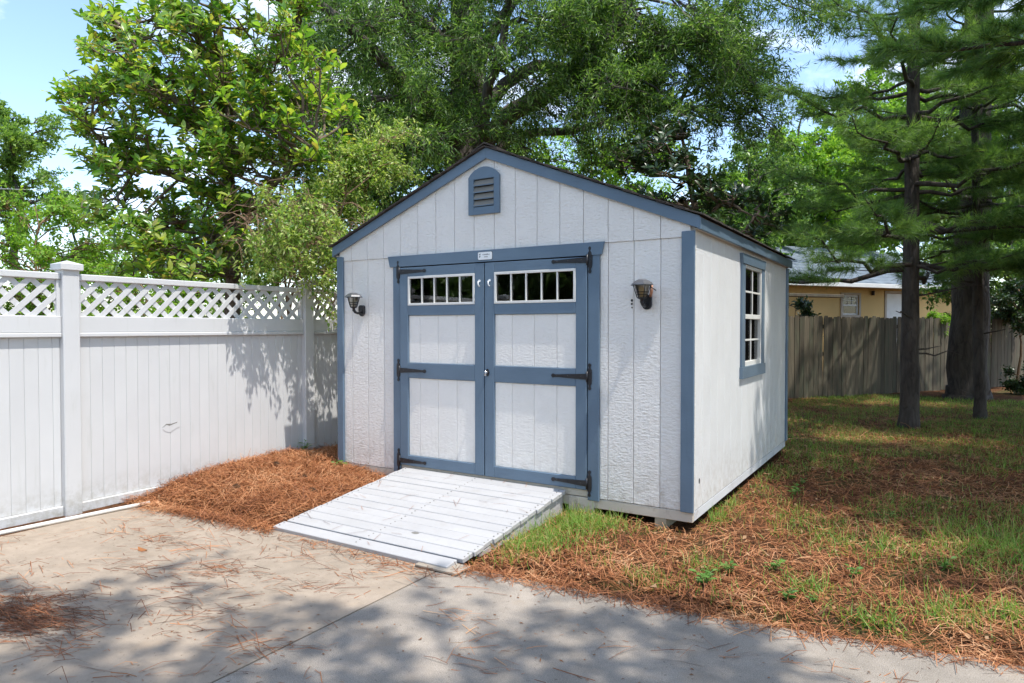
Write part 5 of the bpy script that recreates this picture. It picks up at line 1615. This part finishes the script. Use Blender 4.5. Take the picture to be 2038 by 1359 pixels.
for (x, y) in ((4.02, -.93), (3.96, -.80), (4.05, -.62), (4.38, -.86), (4.62, -.80), (4.30, -.45), (4.78, -.35), (4.20, 1.6), (4.15, 2.1), (4.9, 1.2), (5.25, .1)):
    weed(x + rng.normal() * .05, y + rng.normal() * .05, rng.uniform(.06, .13), 'small broad-leaved weed sprouting through pine straw on the lawn', WG_)
weed(-.78, .22, .17, 'leafy weed growing against the vinyl fence post', None)
weed(.10, -.10, .12, 'small weed in the straw mound at the shed corner', None)
weed(-.25, .35, .14, 'weed between the vinyl fence and the shed wall', None)

# crumbled leaf litter in the straw, and grit on the concrete
n = 5200
X = 2.6 + rng.random(n) * 5; Y = -1.5 + rng.random(n) ** 1.6 * 8
X[:700] = rng.uniform(-.85, .9, 700); Y[:700] = rng.uniform(-1.6, .1, 700)
ok = (slab_dist(X, Y) > 0) & ~in_shed(X, Y) & ~in_ramp(X, Y); X = X[ok]; Y = Y[ok]; n = len(X)
V, F, r = scatter(RHOMB, np.stack([X, Y, gh(X, Y) + .012 + rng.random(n) * .02], -1), rdir(n) * (1, 1, .35), np.array([0, 0, 1.0]) + rng.normal(size=(n, 3)) * .4, rng.uniform(.015, .06, n), rng.uniform(.012, .03, n), rng.random(n), rng.normal(size=n) * 3)
tag(link_mesh('leaf_litter', fast_mesh('leaf_litter', V, F, M['deadleaf'], r)), 'crumbled brown leaf litter mixed into the pine straw', 'leaf litter', kind='stuff')
n = 420
X = rng.uniform(-.6, 5.6, n); Y = -1.55 - rng.random(n) * 2.6
ok = (slab_dist(X, Y) < -.02) & ~in_ramp(X, Y); X = X[ok]; Y = Y[ok]; n = len(X)
V, F, r = scatter(RHOMB, np.stack([X, Y, np.full(n, .003)], -1), rdir(n) * (1, 1, .1), np.tile([0, 0, 1.0], (n, 1)), rng.uniform(.008, .03, n), rng.uniform(.005, .012, n), rng.random(n) * .5)
tag(link_mesh('driveway_grit', fast_mesh('driveway_grit', V, F, M['deadleaf'], r)), 'tiny dark crumbs of bark and grit scattered over the concrete', 'grit', kind='stuff')

# fallen leaves, pine cones
def fallen(x, y, s_, label, group, r_):
    a = rng.random() * 6.28
    z = max(float(gh(x, y)), .002 if slab_dist(np.array(x), np.array(y)) < 0 else -1) + .006
    tv, tf = BROAD
    v = tv * (s_, s_ * .62, -s_ * 1.6)
    c, q = math.cos(a), math.sin(a)
    v = np.stack([v[:, 0] * c - v[:, 1] * q, v[:, 0] * q + v[:, 1] * c, v[:, 2]], -1)
    o = link_mesh('fallen_leaf', fast_mesh('fallen_leaf', v, tf, M['deadleaf'], np.full(len(v), r_), True), None, (x, y, z))
    tag(o, label, 'leaf', group)
fallen(.56, -2.33, .085, 'curled orange dead leaf lying on the smooth concrete slab', None, .5)
for k in range(14):
    fallen(rng.uniform(3.2, 5.6), rng.uniform(-.9, 2.5), rng.uniform(.05, .09), 'dry brown leaf lying in the pine straw on the lawn', 'dry leaves on the lawn', rng.random())
for k in range(5):
    fallen(rng.uniform(-.6, .6), rng.uniform(-1.2, -.2), rng.uniform(.05, .08), 'dry brown leaf lying on the straw mound', 'dry leaves on the mound', rng.random())
def cone(x, y, label, group):
    mb = MB()
    z = float(gh(x, y)) + .03
    for j in range(9):
        u = j / 8; rr = .028 * math.sin(math.pi * (.15 + .8 * u)) + .004
        for k in range(7):
            a = k * .897 + j * .45
            c, q = math.cos(a), math.sin(a)
            px_ = (u - .5) * .085
            tip = (x + px_ + .008, y + c * rr, z + q * rr)
            b1 = (x + px_ - .004, y + c * rr * .3 - q * .008, z + q * rr * .3 + c * .008); b2_ = (x + px_ - .004, y + c * rr * .3 + q * .008, z + q * rr * .3 - c * .008)
            b3 = (x + px_ + .004, y + c * rr * .3, z + q * rr * .3)
            mb.add([b1, b2_, b3, tip], [(0, 1, 3), (1, 2, 3), (2, 0, 3)])
    mb.tube([(x - .04, y, z), (x + .042, y, z)], [.010, .004], 6)
    o = mb.build('pine_cone', 'pinecone')
    tag(o, label, 'pine cone', group)
for (x, y) in ((-.05, -1.18), (.18, -.62), (-.30, -.55), (.55, -.85)):
    cone(x, y, 'brown pine cone resting on the straw mound', 'pine cones on the mound')
